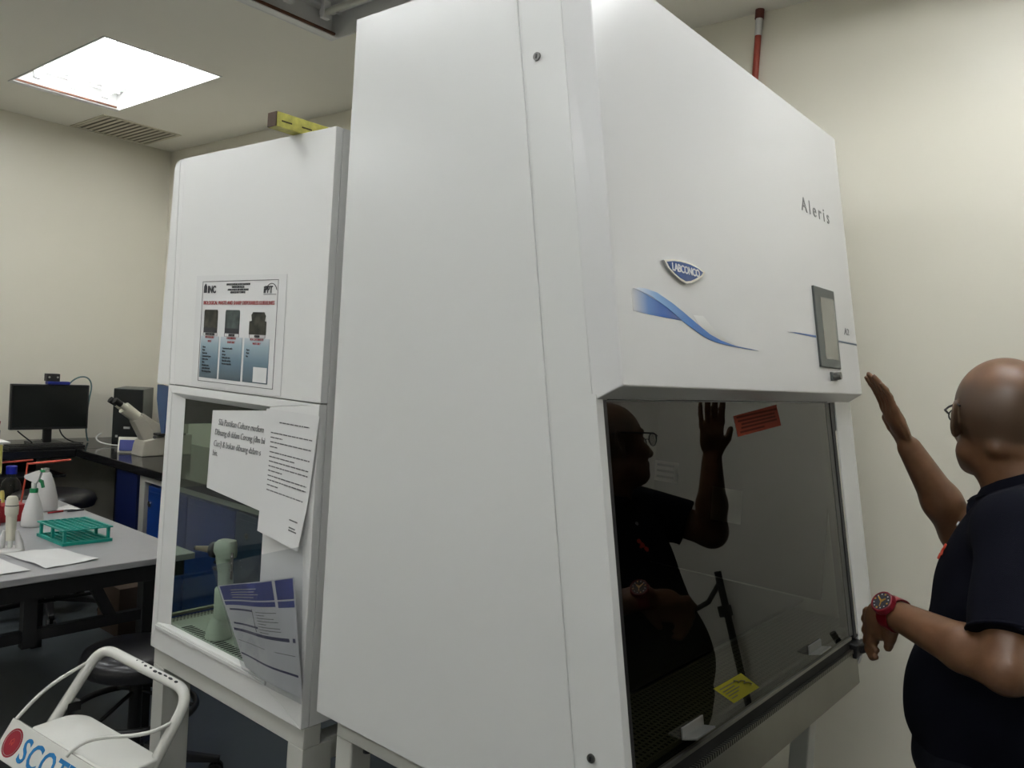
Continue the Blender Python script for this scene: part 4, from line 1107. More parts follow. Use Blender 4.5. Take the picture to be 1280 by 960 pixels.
# blue-capped lab bottle
lb = thing('lab_bottle', 'clear glass lab bottle with a blue screw cap at the left edge of the table', 'bottle', (-4.14, 1.41, ZT0))
MB().lathe([(0, 0), (.040, 0), (.043, .005), (.043, .12), (.036, .145), (.018, .165), (.016, .18), (0, .18)], (-4.14, 1.41, ZT0), 24).build('body', 'clear_glass', lb, smooth=True, ang=60)
MB().lathe([(.040, .1), (.024, .1), (0, .1)], (-4.14, 1.41, ZT0), 24)
MB().lathe([(.023, .1805), (.023, .215), (.020, .217), (0, .217)], (-4.14, 1.41, ZT0), 20).build('cap', 'blue_cap', lb, smooth=True)
# coral wire stand
cw = thing('wire_stand', 'coral red coated wire stand with two flat loops above the bottles', 'stand', (-4.23, 1.49, ZT0))
zc = ZT0 + .215
def loop(cx_, cy_, rx, ry, z, n=28): return [(cx_ + rx * math.cos(2 * PI * k / n), cy_ + ry * math.sin(2 * PI * k / n), z + .008 * math.sin(2 * PI * k / n + .9)) for k in range(n)]
MB().tube(loop(-4.25, 1.435, .04, .10, zc + .004), .0042, 8, closed=True).build('loop', 'coral', cw, smooth=True)
MB().tube(loop(-4.22, 1.60, .045, .095, zc), .0042, 8, closed=True).build('loop', 'coral', cw, smooth=True)
MB().tube([(-4.22, 1.505, zc), (-4.225, 1.503, zc - .05), (-4.23, 1.485, ZT0 + .006)], .0042, 8).build('stem', 'coral', cw, smooth=True)
MB().cyl((-4.23, 1.485, ZT0), (-4.23, 1.485, ZT0 + .006), .03, seg=18).build('foot', 'coral', cw)
# red rack and tubes
rr_ = thing('tube_block', 'dark red tube block holding small capped tubes on the grey table', 'rack', (-3.96, 1.345, ZT0))
MB().box((-4.0, 1.29, ZT0), (-3.92, 1.40, ZT0 + .075)).build('block', 'red_plastic', rr_, bevel=.003)
for a, b, m in ((-3.98, 1.31, 'blue_cap'), (-3.94, 1.33, 'blue_cap'), (-3.975, 1.375, 'yellow_plastic'), (-3.945, 1.30, 'red_plastic')):
    MB().cyl((a, b, ZT0 + .075), (a, b, ZT0 + .095), .008, seg=12).build('tube_cap', m, rr_, smooth=True)
yc_ = thing('dropper', 'small yellow-capped dropper bottle behind the red tube block', 'bottle', (-4.03, 1.43, ZT0))
MB().lathe([(.013, 0), (.013, .075), (.008, .085), (0, .085)], (-4.05, 1.345, ZT0), 16).build('body', 'yellow_plastic', yc_, smooth=True)
MB().lathe([(.010, .085), (.010, .105), (.007, .12), (0, .12)], (-4.05, 1.345, ZT0), 16).build('cap', 'yellow_plastic', yc_, smooth=True)
# grey container with white box on it
gc = thing('plastic_container', 'pale grey plastic container at the far left edge of the table', 'container', (-4.16, 1.27, ZT0))
MB().box((-4.22, 1.19, ZT0), (-4.10, 1.345, ZT0 + .185)).build('body', 'grey_green', gc, bevel=.008)
MB().box((-4.0999, 1.20, ZT0 + .08), (-4.098, 1.335, ZT0 + .092)).build('blue_stripe', 'ink_blue', gc)
wb = thing('carton', 'white carton with a yellowed edge standing on the pale grey container', 'box', (-4.16, 1.28, ZT0 + .186))
MB().box((-4.21, 1.20, ZT0 + .1855), (-4.11, 1.36, ZT0 + .325)).build('body', 'paper', wb, bevel=.002)
MB().box((-4.1098, 1.345, ZT0 + .187), (-4.1085, 1.358, ZT0 + .32)).build('yellow_edge', 'yellow_plastic', wb)
MB().box((-4.225, 1.195, ZT0 + .3255), (-4.095, 1.385, ZT0 + .333)).build('lid', 'paper', wb)
rb_ = thing('red_box', 'stack of red plastic trays at the left edge beside the pipette gun', 'tray', (-3.90, 1.255, ZT0))
for k in range(3):
    MB().box((-3.95, 1.18, ZT0 + k * .032), (-3.86, 1.283, ZT0 + k * .032 + .027)).build('tray', 'red_plastic', rb_, bevel=.003)
# cream pipette controller in its white stand, nozzle towards the viewer
pg = thing('pipette_controller', 'cream pipette gun standing upright in a white cradle at the left of the table', 'lab tool', (-3.40, 1.165, ZT0))
c0 = Vector((-3.40, 1.165, ZT0))
for sg in (-1, 1):
    dd = Vector((.52, .85, 0)) * .027 * sg
    MB().tube([c0 + dd * 1.25, c0 + dd * 1.15 + Z * .03, c0 + dd * .9 + Z * .06, c0 + dd * .78 + Z * .08], [.017, .014, .009, .006], 12).build('cradle_arm', 'bottle_white', pg, smooth=True)
MB().lathe([(.045, 0), (.045, .008), (.038, .014), (0, .014)], c0, 24).build('cradle_base', 'bottle_white', pg, smooth=True)
MB().cyl(c0 + Z * .0145, c0 + Z * .042, .0085, .0085, 14).build('tip', 'grey_green', pg, smooth=True)
MB().cyl(c0 + Z * .042, c0 + Z * .135, .0165, .0190, 18).build('grip', 'cream_plastic', pg, smooth=True)
MB().tube([c0 + Z * .135, c0 + Z * .142, c0 + Z * .165, c0 + Z * .175], [.018, .0225, .024, .023], 18).build('head', 'cream_plastic', pg, smooth=True)
MB().cyl(c0 + Z * .175, c0 + Z * .1785, .0228, .0228, 18).build('dark_seam', 'ink', pg)
MB().tube([c0 + Z * .1785, c0 + Z * .19, c0 + Z * .205, c0 + Z * .211], [.023, .0215, .019, .014], 18).build('cap', 'cream_plastic', pg, smooth=True)
# papers and cloth on the table
def crumple(pts, z, amp, n, seed, th=.001):
    rnd = random.Random(seed); ph = [rnd.uniform(0, 6) for _ in range(6)]
    BL, BR, TR, TL = [Vector(p) for p in pts]; vs = []
    for side in (0, th):
        for j in range(n + 1):
            for i in range(n + 1):
                u, v = i / n, j / n
                p = (BL * (1 - u) + BR * u) * (1 - v) + (TL * (1 - u) + TR * u) * v
                h = amp * (.5 + .25 * math.sin(7 * u + ph[0] + 3 * v) + .25 * math.sin(9 * v + ph[1] - 4 * u) + .12 * math.sin(17 * u + 13 * v + ph[2]))
                vs.append((p.x, p.y, z + max(0, h) + side))
    N = (n + 1) ** 2; fs = []
    for j in range(n):
        for i in range(n):
            a = j * (n + 1) + i
            fs.append((N + a, N + a + 1, N + a + n + 2, N + a + n + 1)); fs.append((a, a + n + 1, a + n + 2, a + 1))
    ring = [i for i in range(n + 1)] + [j * (n + 1) + n for j in range(1, n + 1)] + [n * (n + 1) + i for i in range(n - 1, -1, -1)] + [j * (n + 1) for j in range(n - 1, 0, -1)]
    for k in range(len(ring)):
        a, b = ring[k], ring[(k + 1) % len(ring)]; fs.append((a, b, N + b, N + a))
    m = MB(); m.v = vs; m.f = fs; return m
solo('paper_wrap', crumple([(-3.07, 1.17), (-3.09, 1.36), (-3.34, 1.315), (-3.36, 1.13)], ZT0, .007, 14, 1), 'paper', 'large crumpled white paper wrap near the front edge of the grey table', 'paper', smooth=True)
solo('paper_wrap', crumple([(-3.06, .93), (-3.08, 1.125), (-3.33, 1.09), (-3.32, .90)], ZT0, .004, 12, 5), 'paper', 'white paper wrap cut by the left edge of the picture', 'paper', smooth=True)
solo('tissue', crumple([(-4.06, 1.56), (-4.03, 1.68), (-4.11, 1.675), (-4.16, 1.66)], ZT0, .012, 10, 9), 'paper', 'crumpled white tissue with a pen beside the white conical bottle', 'tissue', smooth=True)
solo('pen', MB().cyl((-4.02, 1.53, ZT0 + .005), (-4.03, 1.60, ZT0 + .005), .004, seg=8), 'red_plastic', 'red-brown pen lying in front of the tissue', 'pen')
solo('pen', MB().cyl((-4.015, 1.615, ZT0 + .005), (-4.02, 1.69, ZT0 + .005), .004, seg=8), 'ink', 'dark pen lying at the right end of the tissue', 'pen')

# ================================================================ white step stool (front left)
ss = thing('step_stool', 'white tubular step stool with hoop handle and a SCOTT sign strip', 'step stool', (-2.14, .85, 0))
TL_, TR_ = Vector((-2.335, 1.050, .703)), Vector((-1.957, 1.118, .668))
LL_ = Vector((-2.32, .92, .523)); LR_ = Vector((-1.964, 1.026, .497))
dL = (LL_ - TL_).normalized(); dR = (LR_ - TR_).normalized()
fL = TL_ + dL * ((TL_.z - .0105) / -dL.z); fR = TR_ + dR * ((TR_.z - .0105) / -dR.z)
MB().tube(roundpath([fL, TL_, TR_, fR], .06, 8), .0145, 14).build('hoop_frame', 'tube_white', ss, smooth=True)
for f_ in (fL, fR):
    MB().cyl((f_.x, f_.y, 0), (f_.x, f_.y, .03), .019, .017, 14).build('rubber_foot', 'black_rubber', ss, smooth=True)
# sign board, platform behind it
sU = Vector((.956, .19, -.095)).normalized()
sO = Vector((-2.335, .828, .562))
sV = Vector((0.0, .045, .075)).normalized(); sV = (sV - sU * sV.dot(sU)).normalized(); sN = sU.cross(sV)
SHT = .095
sg = MB().prism([(0, -SHT), (.42, -SHT), (.42, 0), (0, 0)], sO, sU, sV, -.012, 0).build('sign_strip', 'tube_white', ss, bevel=.001)
cir = [(.047 + .032 * math.cos(2 * PI * k / 28), -.049 + .036 * math.sin(2 * PI * k / 28)) for k in range(28)]
MB().prism(cir, sO, sU, sV, 0, .0006).build('red_seal', 'seal_red', sg)
rg = [sO + sU * (.047 + .027 * math.cos(2 * PI * k / 28)) + sV * (-.049 + .031 * math.sin(2 * PI * k / 28)) + sN * .0008 for k in range(28)]
MB().tube(rg, .0005, 5, closed=True).build('seal_ring', 'pale_grey', sg)
fl = [sO + sU * a + sV * b + sN * .0009 for a, b in ((.042, -.055), (.040, -.045), (.047, -.038), (.052, -.046), (.049, -.055), (.046, -.047))]
MB().tube(fl, .0009, 5).build('seal_flame', 'coral', sg)
text('sign_lettering', 'SCOTT', .084, sO + sU * .088 + sV * -.078, sU, sV, 'sign_blue', sg, sx=.80, space=1.08, bold=.0012)
# platform with rounded far-left corner
pU = sU; pV = Vector((-.03, 1, 0)); pV = (pV - pU * pV.dot(pU)).normalized()
pO = sO + sN * -.004 + Z * .001
co = [(.07, .004), (.42, .004), (.42, .135)]
co += [(.135 + .06 * math.cos(a), .075 + .06 * math.sin(a)) for a in [PI / 2 + PI / 2 * k / 8 for k in range(9)]]
MB().prism(co, pO, pU, pV, -.022, 0).build('platform', 'tube_white', ss, bevel=.006, segs=3)
# wire braces
def px(u, n=0): return sO + sU * u + sN * -.006
MB().tube(bez(px(.006), px(.006) + Vector((-.0, .06, .06)), TL_ + dL * .10 + Vector((0, -.08, .01)), TL_ + dL * .045 + Vector((0, -.010, 0)), 14), .0052, 8).build('wire_brace', 'tube_white', ss, smooth=True)
MB().tube(bez(sO + sU * .245 + sN * .003 + sV * -.01, sO + sU * .25 + Vector((0, .06, .06)), TR_ + dR * .13 + Vector((0, -.09, .01)), TR_ + dR * .075 + Vector((0, -.010, 0)), 14), .0052, 8).build('wire_brace', 'tube_white', ss, smooth=True)
# rear legs, lower step, side struts
for xx, yy, zz_ in ((-2.30, .97, .535), (-1.965, 1.03, .50)):
    MB().tube([(xx, yy - .02, zz_ - .01), (xx, yy + .14, .011)], .0125, 12).build('rear_leg', 'tube_white', ss, smooth=True)
MB().prism([(0, 0), (.33, 0), (.33, .20), (0, .20)], (-2.305, .60, .27), Vector((.99, .1, 0)), Vector((-.1, .99, 0)), 0, .02).build('lower_step', 'tube_white', ss, bevel=.004)
MB().box((-2.335, .955, .545), (-2.31, .99, .57)).build('hinge', 'black_plastic', ss)
# flaked paint on the top bar
for k in range(9):
    q = TL_.lerp(TR_, .42 + .055 * k + random.uniform(-.01, .01))
    MB().ball((q.x, q.y - .004 + random.uniform(-.004, .004), q.z + .0128), (random.uniform(.004, .013), random.uniform(.003, .006), .0024), 7, 4).build('paint_chip', 'ink', ss)

# ================================================================ seen only as reflections: things at the unseen end of the back wall
for k_, (x0_, z0_, x1_, z1_) in enumerate(((-1.175, 1.115, -1.07, 1.225), (-1.398, 1.215, -1.305, 1.285))):
    nt_ = MB().box((x0_, 2.4945, z0_), (x1_, 2.4955, z1_)).build('interior_notice', 'paper' if k_ == 0 else 'paper_grey', cab)
    for q_ in range(3 if k_ else 0):
        MB().box((x0_ + .012, 2.4938, z1_ - .018 - q_ * .02), (x1_ - .015, 2.4944, z1_ - .010 - q_ * .02)).build('printed_line', 'ink', nt_)
pl = thing('pole_stand', 'black pole stand by the back wall, mirrored in the dark sash', 'stand', (.01, 2.93, 0))
MB().cyl((.01, 2.93, 0.02), (-.01, 2.93, 1.07), .014, seg=12).build('pole', 'black_metal', pl, smooth=True)
MB().cyl((.01, 2.93, 0), (.01, 2.93, .02), .06, seg=20).build('foot', 'black_metal', pl, smooth=True)
MB().tube([(0, 2.93, 1.02), (.06, 2.93, .96), (.15, 2.93, .93)], .010, 8).build('arm', 'black_metal', pl, smooth=True)
MB().box((-.025, 2.915, .9), (.02, 2.94, .94)).build('clamp', 'black_metal', pl)

# ================================================================ the man
man = thing('person', 'bald man in navy polo shirt raising his right hand beside the large cabinet', 'person', (-.218, 1.945, 0))
def nrm(a): a = np.array(a, float); return a / np.linalg.norm(a)
class SDF:
    pv = None; g = 1.0
    def __init__(s, lo, hi, h):
        s.lo = np.array(lo, float); s.h = h
        s.n = np.ceil((np.array(hi) - s.lo) / h).astype(int) + 1
        s.d = np.full(s.n, .05, np.float32)
    def win(s, lo, hi):
        a = np.maximum(np.floor((np.array(lo) - s.lo) / s.h).astype(int), 0)
        b = np.minimum(np.ceil((np.array(hi) - s.lo) / s.h).astype(int) + 1, s.n)
        sl = tuple(slice(x, y) for x, y in zip(a, b))
        if any(b <= a): return None, None
        g = np.meshgrid(*[s.lo[i] + s.h * np.arange(a[i], b[i]) for i in range(3)], indexing='ij')
        return sl, np.stack(g, -1).astype(np.float32)
    def smin(s, sl, d, k):
        o = s.d[sl]
        if k <= 0: s.d[sl] = np.minimum(o, d); return
        hh = np.clip(.5 + .5 * (o - d) / k, 0, 1)
        s.d[sl] = o * (1 - hh) + d * hh - k * hh * (1 - hh)
    def cap(s, a, b, ra, rb=None, k=.02):
        rb = ra if rb is None else rb
        a, b = np.array(a, float), np.array(b, float)
        if s.pv is not None: a = s.pv + (a - s.pv) * s.g; b = s.pv + (b - s.pv) * s.g; ra = ra * s.g; rb = rb * s.g
        m = max(ra, rb) + .05 + k
        sl, p = s.win(np.minimum(a, b) - m, np.maximum(a, b) + m)
        if sl is None: return
        ab = b - a; t = np.clip(((p - a) @ ab) / (ab @ ab), 0, 1)
        d = np.linalg.norm(p - a - t[..., None] * ab, axis=-1) - (ra + (rb - ra) * t)
        s.smin(sl, d.astype(np.float32), k)
    def ell(s, c, r, ax=None, k=.02, cut=False):
        c = np.array(c, float); r = np.array(r, float)
        if s.pv is not None: c = s.pv + (c - s.pv) * s.g; r = r * s.g
        ax = np.eye(3) if ax is None else np.array(ax, float)
        m = r.max() + .05 + k
        sl, p = s.win(c - m, c + m)
        if sl is None: return
        q = (p - c) @ ax.T
        k0 = np.linalg.norm(q / r, axis=-1); k1 = np.linalg.norm(q / (r * r), axis=-1) + 1e-9
        d = (k0 * (k0 - 1) / k1).astype(np.float32)
        if cut:
            o = s.d[sl]; nd = -d
            hh = np.clip(.5 - .5 * (o - nd) / max(k, 1e-6), 0, 1)
            s.d[sl] = o * (1 - hh) + nd * hh + k * hh * (1 - hh)
        else: s.smin(sl, d, k)
    def cutplane(s, p0, nr):
        """remove everything on the +n side"""
        g = np.meshgrid(*[s.lo[i] + s.h * np.arange(s.n[i]) for i in range(3)], indexing='ij')
        nr = nrm(nr); d = sum((g[i] - p0[i]) * nr[i] for i in range(3))
        s.d = np.maximum(s.d, d.astype(np.float32))
    def mesh(s):
        d = s.d; n = d.shape
        neg = d < 0
        idx = -np.ones((n[0] - 1, n[1] - 1, n[2] - 1), np.int64)
        cnt = sum(neg[i:n[0] - 1 + i, j:n[1] - 1 + j, k:n[2] - 1 + k].astype(np.int8) for i in (0, 1) for j in (0, 1) for k in (0, 1))
        act = (cnt > 0) & (cnt < 8)
        cells = np.argwhere(act); idx[act] = np.arange(len(cells))
        P = np.zeros((len(cells), 3)); W_ = np.zeros(len(cells))
        cr = [(i, j, k) for i in (0, 1) for j in (0, 1) for k in (0, 1)]
        val = {c: d[cells[:, 0] + c[0], cells[:, 1] + c[1], cells[:, 2] + c[2]] for c in cr}
        for c in cr:
            for ax in range(3):
                if c[ax] == 0:
                    e = list(c); e[ax] = 1; e = tuple(e)
                    a, b = val[c], val[e]; m = (a < 0) != (b < 0)
                    t = np.where(m, a / np.where(m, a - b, 1), 0)
                    q = np.tile(np.array(c, float), (len(cells), 1)); q[:, ax] += t
                    P[m] += q[m]; W_[m] += 1
        P = s.lo + s.h * (cells + P / W_[:, None])
        faces = []
        for ax in range(3):
            u, v = (ax + 1) % 3, (ax + 2) % 3
            a = neg; sl0 = [slice(None)] * 3; sl1 = [slice(None)] * 3
            sl0[ax] = slice(0, -1); sl1[ax] = slice(1, None)
            A, B = neg[tuple(sl0)], neg[tuple(sl1)]
            e = np.argwhere(A != B)
            e = e[(e[:, u] > 0) & (e[:, v] > 0) & (e[:, u] < n[u] - 1) & (e[:, v] < n[v] - 1)]
            def ix(du, dv):
                q = e.copy(); q[:, u] += du; q[:, v] += dv
                return idx[q[:, 0], q[:, 1], q[:, 2]]
            Q = np.stack([ix(-1, -1), ix(0, -1), ix(0, 0), ix(-1, 0)], 1)
            fl = ~A[tuple(e.T)]
            Q[fl] = Q[fl][:, ::-1]
            faces.append(Q)
        F_ = np.concatenate(faces); F_ = F_[(F_ >= 0).all(1)]
        # light smoothing
        for it in range(2):
            acc = np.zeros_like(P); c_ = np.zeros(len(P))
            for a, b in ((0, 1), (1, 2), (2, 3), (3, 0)):
                np.add.at(acc, F_[:, a], P[F_[:, b]]); np.add.at(acc, F_[:, b], P[F_[:, a]])
                np.add.at(c_, F_[:, a], 1); np.add.at(c_, F_[:, b], 1)
            P = P * .55 + .45 * acc / np.maximum(c_, 1)[:, None]
        return P, F_
    def build(s, name, m, parent):
        P, F_ = s.mesh()
        off = np.array(parent['_o'])
        me = bpy.data.meshes.new(name); me.from_pydata((P - off).tolist(), [], F_.tolist())
        me.validate(verbose=False); me.update(); me.shade_smooth(); me.materials.append(MATS[m])
        o = bpy.data.objects.new(name, me); C.objects.link(o); o.parent = parent; o['_o'] = parent['_o']
        return o, P

A_ = lambda *a: np.array(a, float)
Fd = A_(-.985, .17, 0); Fd /= np.linalg.norm(Fd); Ld = A_(-Fd[1], Fd[0], 0)   # chest direction, his left
UPv = A_(0, 0, 1)
KG = 1.09
def T(*a): return A_(0, 0, 1.59) + (A_(*a) - A_(0, 0, 1.59)) * KG      # the figure set back a little, same proportions
TA = np.array([Fd, Ld, UPv])
Hd = A_(math.cos(math.radians(119)), math.sin(math.radians(119)), -.05); Hd /= np.linalg.norm(Hd)
HL = nrm(np.cross(UPv, Hd)); HU = nrm(np.cross(Hd, HL))
HA = np.array([Hd, HL, HU])
LS, LE, LW, LH = A_(-.218, 1.742, 1.345), A_(-.195, 1.600, 1.125), A_(-.4165, 1.740, 1.140), A_(-.468, 1.800, 1.088)
RS, RE, RW, RH = A_(-.200, 2.130, 1.370), A_(-.390, 2.220, 1.245), A_(-.497, 2.120, 1.447), A_(-.540, 2.085, 1.540)
NB = T(-.195, 1.785, 1.40)
HC = T(-.262, 1.785, 1.562)
def torso(S, e, sleeves=True):
    g = KG
    S.ell(T(-.212, 1.785, 1.02), (.168 * g + e, .185 * g + e, .20 * g), TA, .05)
    S.ell(T(-.195, 1.785, 1.21), (.148 * g + e, .185 * g + e, .19 * g), TA, .06)
    S.ell(T(-.185, 1.785, 1.32), (.105 * g + e, .165 * g + e, .10 * g), TA, .05)
    S.cap(LS + A_(.0, .03, .0), RS - A_(-.0, .03, 0), .060 + e, .060 + e, .05)
    S.cap(T(-.17, 1.785, 1.36), NB + A_(.0, 0, .01), .090 + e, .074 + e, .05)
PC = T(-.20, 1.785, .90)
def leg(sg, hz, kz, az):
    return A_(PC[0], PC[1], hz) + Ld * .092 * sg, A_(PC[0] - .02, PC[1], kz) + Ld * .11 * sg, A_(PC[0], PC[1], az) + Ld * .12 * sg
S = SDF((-.78, 1.50, -.0), (.14, 2.42, 1.72), .0044)
torso(S, -.012)
S.ell(PC, (.145, .18, .13), TA, .05)
for sg in (1, -1):
    hip, knee, ank = leg(sg, .82, .46, .09)
    S.cap(hip, knee, .085, .055, .03); S.cap(knee, ank, .052, .036, .02)
    S.cap(ank + A_(0, 0, -.04), ank + Fd * .13 + A_(0, 0, -.055), .036, .030, .02)
# arms
S.cap(LS, LE, .050, .042, .02); S.cap(LE, LE * .66 + LW * .34, .041, .0425, .012); S.cap(LE * .66 + LW * .34, LW, .0425, .0275, .012)
S.cap(RS, RE, .048, .045, .02); S.cap(RE, RE * .62 + RW * .38, .045, .043, .02); S.cap(RE * .62 + RW * .38, RW, .043, .0275, .02)
# left hand closed on the lever: palm, four curled fingers, thumb
pd = nrm(LH - LW); gx = nrm(A_(.0, .15, -1))          # fingers hang down round the lever
sd = nrm(np.cross(pd, gx)); gx = nrm(np.cross(sd, pd))
S.ell((LW + LH) / 2 + pd * .012, (.047, .020, .040), np.array([pd, sd, gx]), .015)
across = nrm(A_(-.55, .75, .1)); across -= pd * (across @ pd); across = nrm(across)
kn0 = LH + pd * .010 + gx * -.006
for i, (L1, L2, L3, r_) in enumerate(((.040, .026, .020, .0092), (.044, .028, .021, .0095), (.041, .026, .020, .0090), (.033, .021, .018, .0080))):
    k0 = kn0 + across * (.027 - i * .0222)
    d1 = nrm(pd * 1.0 + gx * .45); d2 = nrm(-pd * .35 + gx); d3 = nrm(-pd * 1.0 + gx * .25)
    a = k0 + d1 * L1 * .6; b = a + d2 * L2 * .95; c = b + d3 * L3
    S.cap(LW * .35 + LH * .65, k0, .014, r_ + .0025, .006); S.cap(k0, a, r_ + .0005, r_, .002); S.cap(a, b, r_, r_ - .0005, .002); S.cap(b, c, r_ - .0005, r_ - .0015, .003)
tb0 = LW + pd * .025 + gx * .012 - across * .0 + A_(.012, -.012, 0)
t1 = tb0 + nrm(pd * 1.0 + gx * .7) * .034; t2 = t1 + nrm(pd * .75 + gx * .65 + across * .2) * .026
S.cap(tb0, t1, .015, .0115, .012); S.cap(t1, t2, .0115, .0090, .004)
# right hand raised, open and slightly bent, palm to the cabinet
pr = nrm(RH - RW); ac = nrm(np.cross(pr, A_(.75, .55, .25))); pn = nrm(np.cross(ac, pr))
S.ell(RW * .45 + RH * .55 + pr * .0, (.052, .038, .016), np.array([pr, ac, pn]), .014)
for i, (L1, L2, L3, sp) in enumerate(((.042, .025, .019, .30), (.046, .029, .021, .08), (.043, .027, .020, -.10), (.034, .020, .017, -.30))):
    k0 = RH - pr * .002 + ac * (.030 - .020 * i); r_ = .0088 if i < 3 else .0076
    bend = (-.55 if pn[0] > 0 else .55)
    d1 = nrm(pr + ac * sp * .35 + pn * bend * -.10); d2 = nrm(pr + ac * sp * .3 + pn * bend * .15); d3 = nrm(pr + ac * sp * .25 + pn * bend * .35)
    a = k0 + d1 * L1; b = a + d2 * L2; c = b + d3 * L3
    S.cap(RW * .3 + RH * .7 + ac * (.018 - .012 * i), k0, .013, r_ + .002, .010)
    S.cap(k0, a, r_ + .0008, r_, .005); S.cap(a, b, r_, r_ - .0006, .003); S.cap(b, c, r_ - .0006, r_ - .0018, .003)
tb0 = RW + pr * .022 + ac * .022
t1 = tb0 + nrm(pr * .75 + ac * .75) * .040; t2 = t1 + nrm(pr * 1.0 + ac * .35) * .030
S.cap(tb0, t1, .014, .0108, .012); S.cap(t1, t2, .0108, .0088, .004)
# neck and head
S.cap(T(-.185, 1.785, 1.37), HC + A_(.012, -.012, -.095), .070, .066, .03)
S.cap(T(-.165, 1.765, 1.38), HC + A_(.032, -.027, -.082), .055, .055, .03)
S.pv = HC; S.g = KG
S.ell(HC + HU * .008 - Hd * .006, (.098, .080, .090), HA, .02)
S.ell(HC - Hd * .030 - HU * .012, (.070, .074, .078), HA, .03)
S.ell(HC + Hd * .030 - HU * .060, (.066, .060, .070), HA, .03)
S.ell(HC + Hd * .068 - HU * .105, (.030, .032, .022), HA, .025)      # chin
for sg in (1, -1):
    S.cap(HC + Hd * .0 + HL * .055 * sg - HU * .085, HC + Hd * .055 + HL * .030 * sg - HU * .108, .020, .018, .025)   # jaw
    S.ell(HC + Hd * .070 + HL * .040 * sg - HU * .045, (.022, .022, .020), HA, .02)    # cheek
    S.ell(HC + Hd * .086 + HL * .032 * sg - HU * .014, (.018, .017, .012), HA, .008, cut=True)   # socket
    S.ell(HC + Hd * .074 + HL * .032 * sg - HU * .015, (.0125, .0125, .0125), HA, .003)   # eyeball / lid
    S.cap(HC + Hd * .088 + HL * .014 * sg + HU * .004, HC + Hd * .074 + HL * .052 * sg + HU * .006, .008, .006, .012)   # brow
    # ear: rim, lobe, hollow
    ec = HC + HL * .079 * sg - Hd * .006 - HU * .024
    eb = nrm(HL * sg * .60 - Hd * .80); ef = nrm(np.cross(eb, HU))
    EA = np.array([eb, ef, HU])
    S.ell(ec + eb * .012, (.021, .0065, .036), EA, .006)
    S.ell(ec + eb * .012 + HL * sg * .006 + HU * .004, (.012, .0055, .021), EA, .003, cut=True)
    S.ell(ec - HU * .026 + eb * .004, (.009, .006, .010), EA, .006)
S.cap(HC + Hd * .090 - HU * .012, HC + Hd * .112 - HU * .048, .009, .013, .010)   # nose
S.ell(HC + Hd * .098 + HL * .012 - HU * .052, (.010, .008, .007), HA, .006); S.ell(HC + Hd * .098 - HL * .012 - HU * .052, (.010, .008, .007), HA, .006)
S.cap(HC + Hd * .088 + HL * .020 - HU * .076, HC + Hd * .088 - HL * .020 - HU * .074, .0085, .0085, .004)
S.cap(HC + Hd * .087 + HL * .016 - HU * .086, HC + Hd * .087 - HL * .016 - HU * .088, .0090, .0090, .004)
# folds at the back of the neck
S.cap(HC - Hd * .070 + HL * .03 - HU * .075, HC - Hd * .070 - HL * .03 - HU * .075, .016, .016, .014)
S.pv = None
body, PV = S.build('body', 'skin', man)
rel = PV - HC
st_ = np.zeros(len(PV))
up_ = rel @ HU; fw_ = rel @ Hd; sd_ = np.abs(rel @ HL)
# hair grows on sides and back of the cranium; crown and forehead are bare
m_ = (PV[:, 2] > HC[2] - .095) & (np.linalg.norm(rel, axis=1) < .16)
side = np.clip((.062 - up_) / .03, 0, 1) * np.clip((.050 - fw_) / .02, 0, 1) * np.clip((up_ + .070 - np.clip(fw_, -1, 0) * .2) / .025, 0, 1)
st_[m_] = (side * .8)[m_]
at = body.data.attributes.new('stubble', 'FLOAT', 'POINT'); at.data.foreach_set('value', st_.astype(np.float32))
# shirt
S2 = SDF((-.56, 1.50, .82), (.12, 2.38, 1.50), .0054)
lm = LS + (LE - LS) * .80; rm = RS + (RE - RS) * .70
S2.cap(LS, LS + (LE - LS) * 1.0, .066, .068, .0); S2.cap(RS, RS + (RE - RS) * .8, .068, .068, .0)
ga = np.meshgrid(*[S2.lo[i] + S2.h * np.arange(S2.n[i]) for i in range(3)], indexing='ij')
def halfcut(S_, g_, p0, nr):
    nr = nrm(nr); d = sum((g_[i] - p0[i]) * nr[i] for i in range(3))
    S_.d = np.where((g_[1] < 1.94) == (p0[1] < 1.94), np.maximum(S_.d, d.astype(np.float32)), S_.d)
halfcut(S2, ga, lm, LE - LS); halfcut(S2, ga, rm, RE - RS)
torso(S2, .004)
S2.ell(T(-.205, 1.785, .985), (.172 * KG, .19 * KG, .16 * KG), TA, .04)
S2.d += (.0022 * np.sin(34 * ga[2] + 9 * ga[0] + 14 * ga[1]) * np.sin(17 * ga[1] + 11 * ga[0]) + .0018 * np.sin(60 * ga[0] - 45 * ga[2])).astype(np.float32) * 0.8
S2.d = np.maximum(S2.d, (.862 - ga[2] + .012 * (ga[0] + .2)).astype(np.float32))
nd = (ga[2] - 1.423) * .9 + (ga[0] + .218) * -.42
S2.d = np.maximum(S2.d, nd.astype(np.float32))
shirt, _ = S2.build('polo_shirt', 'shirt', man)
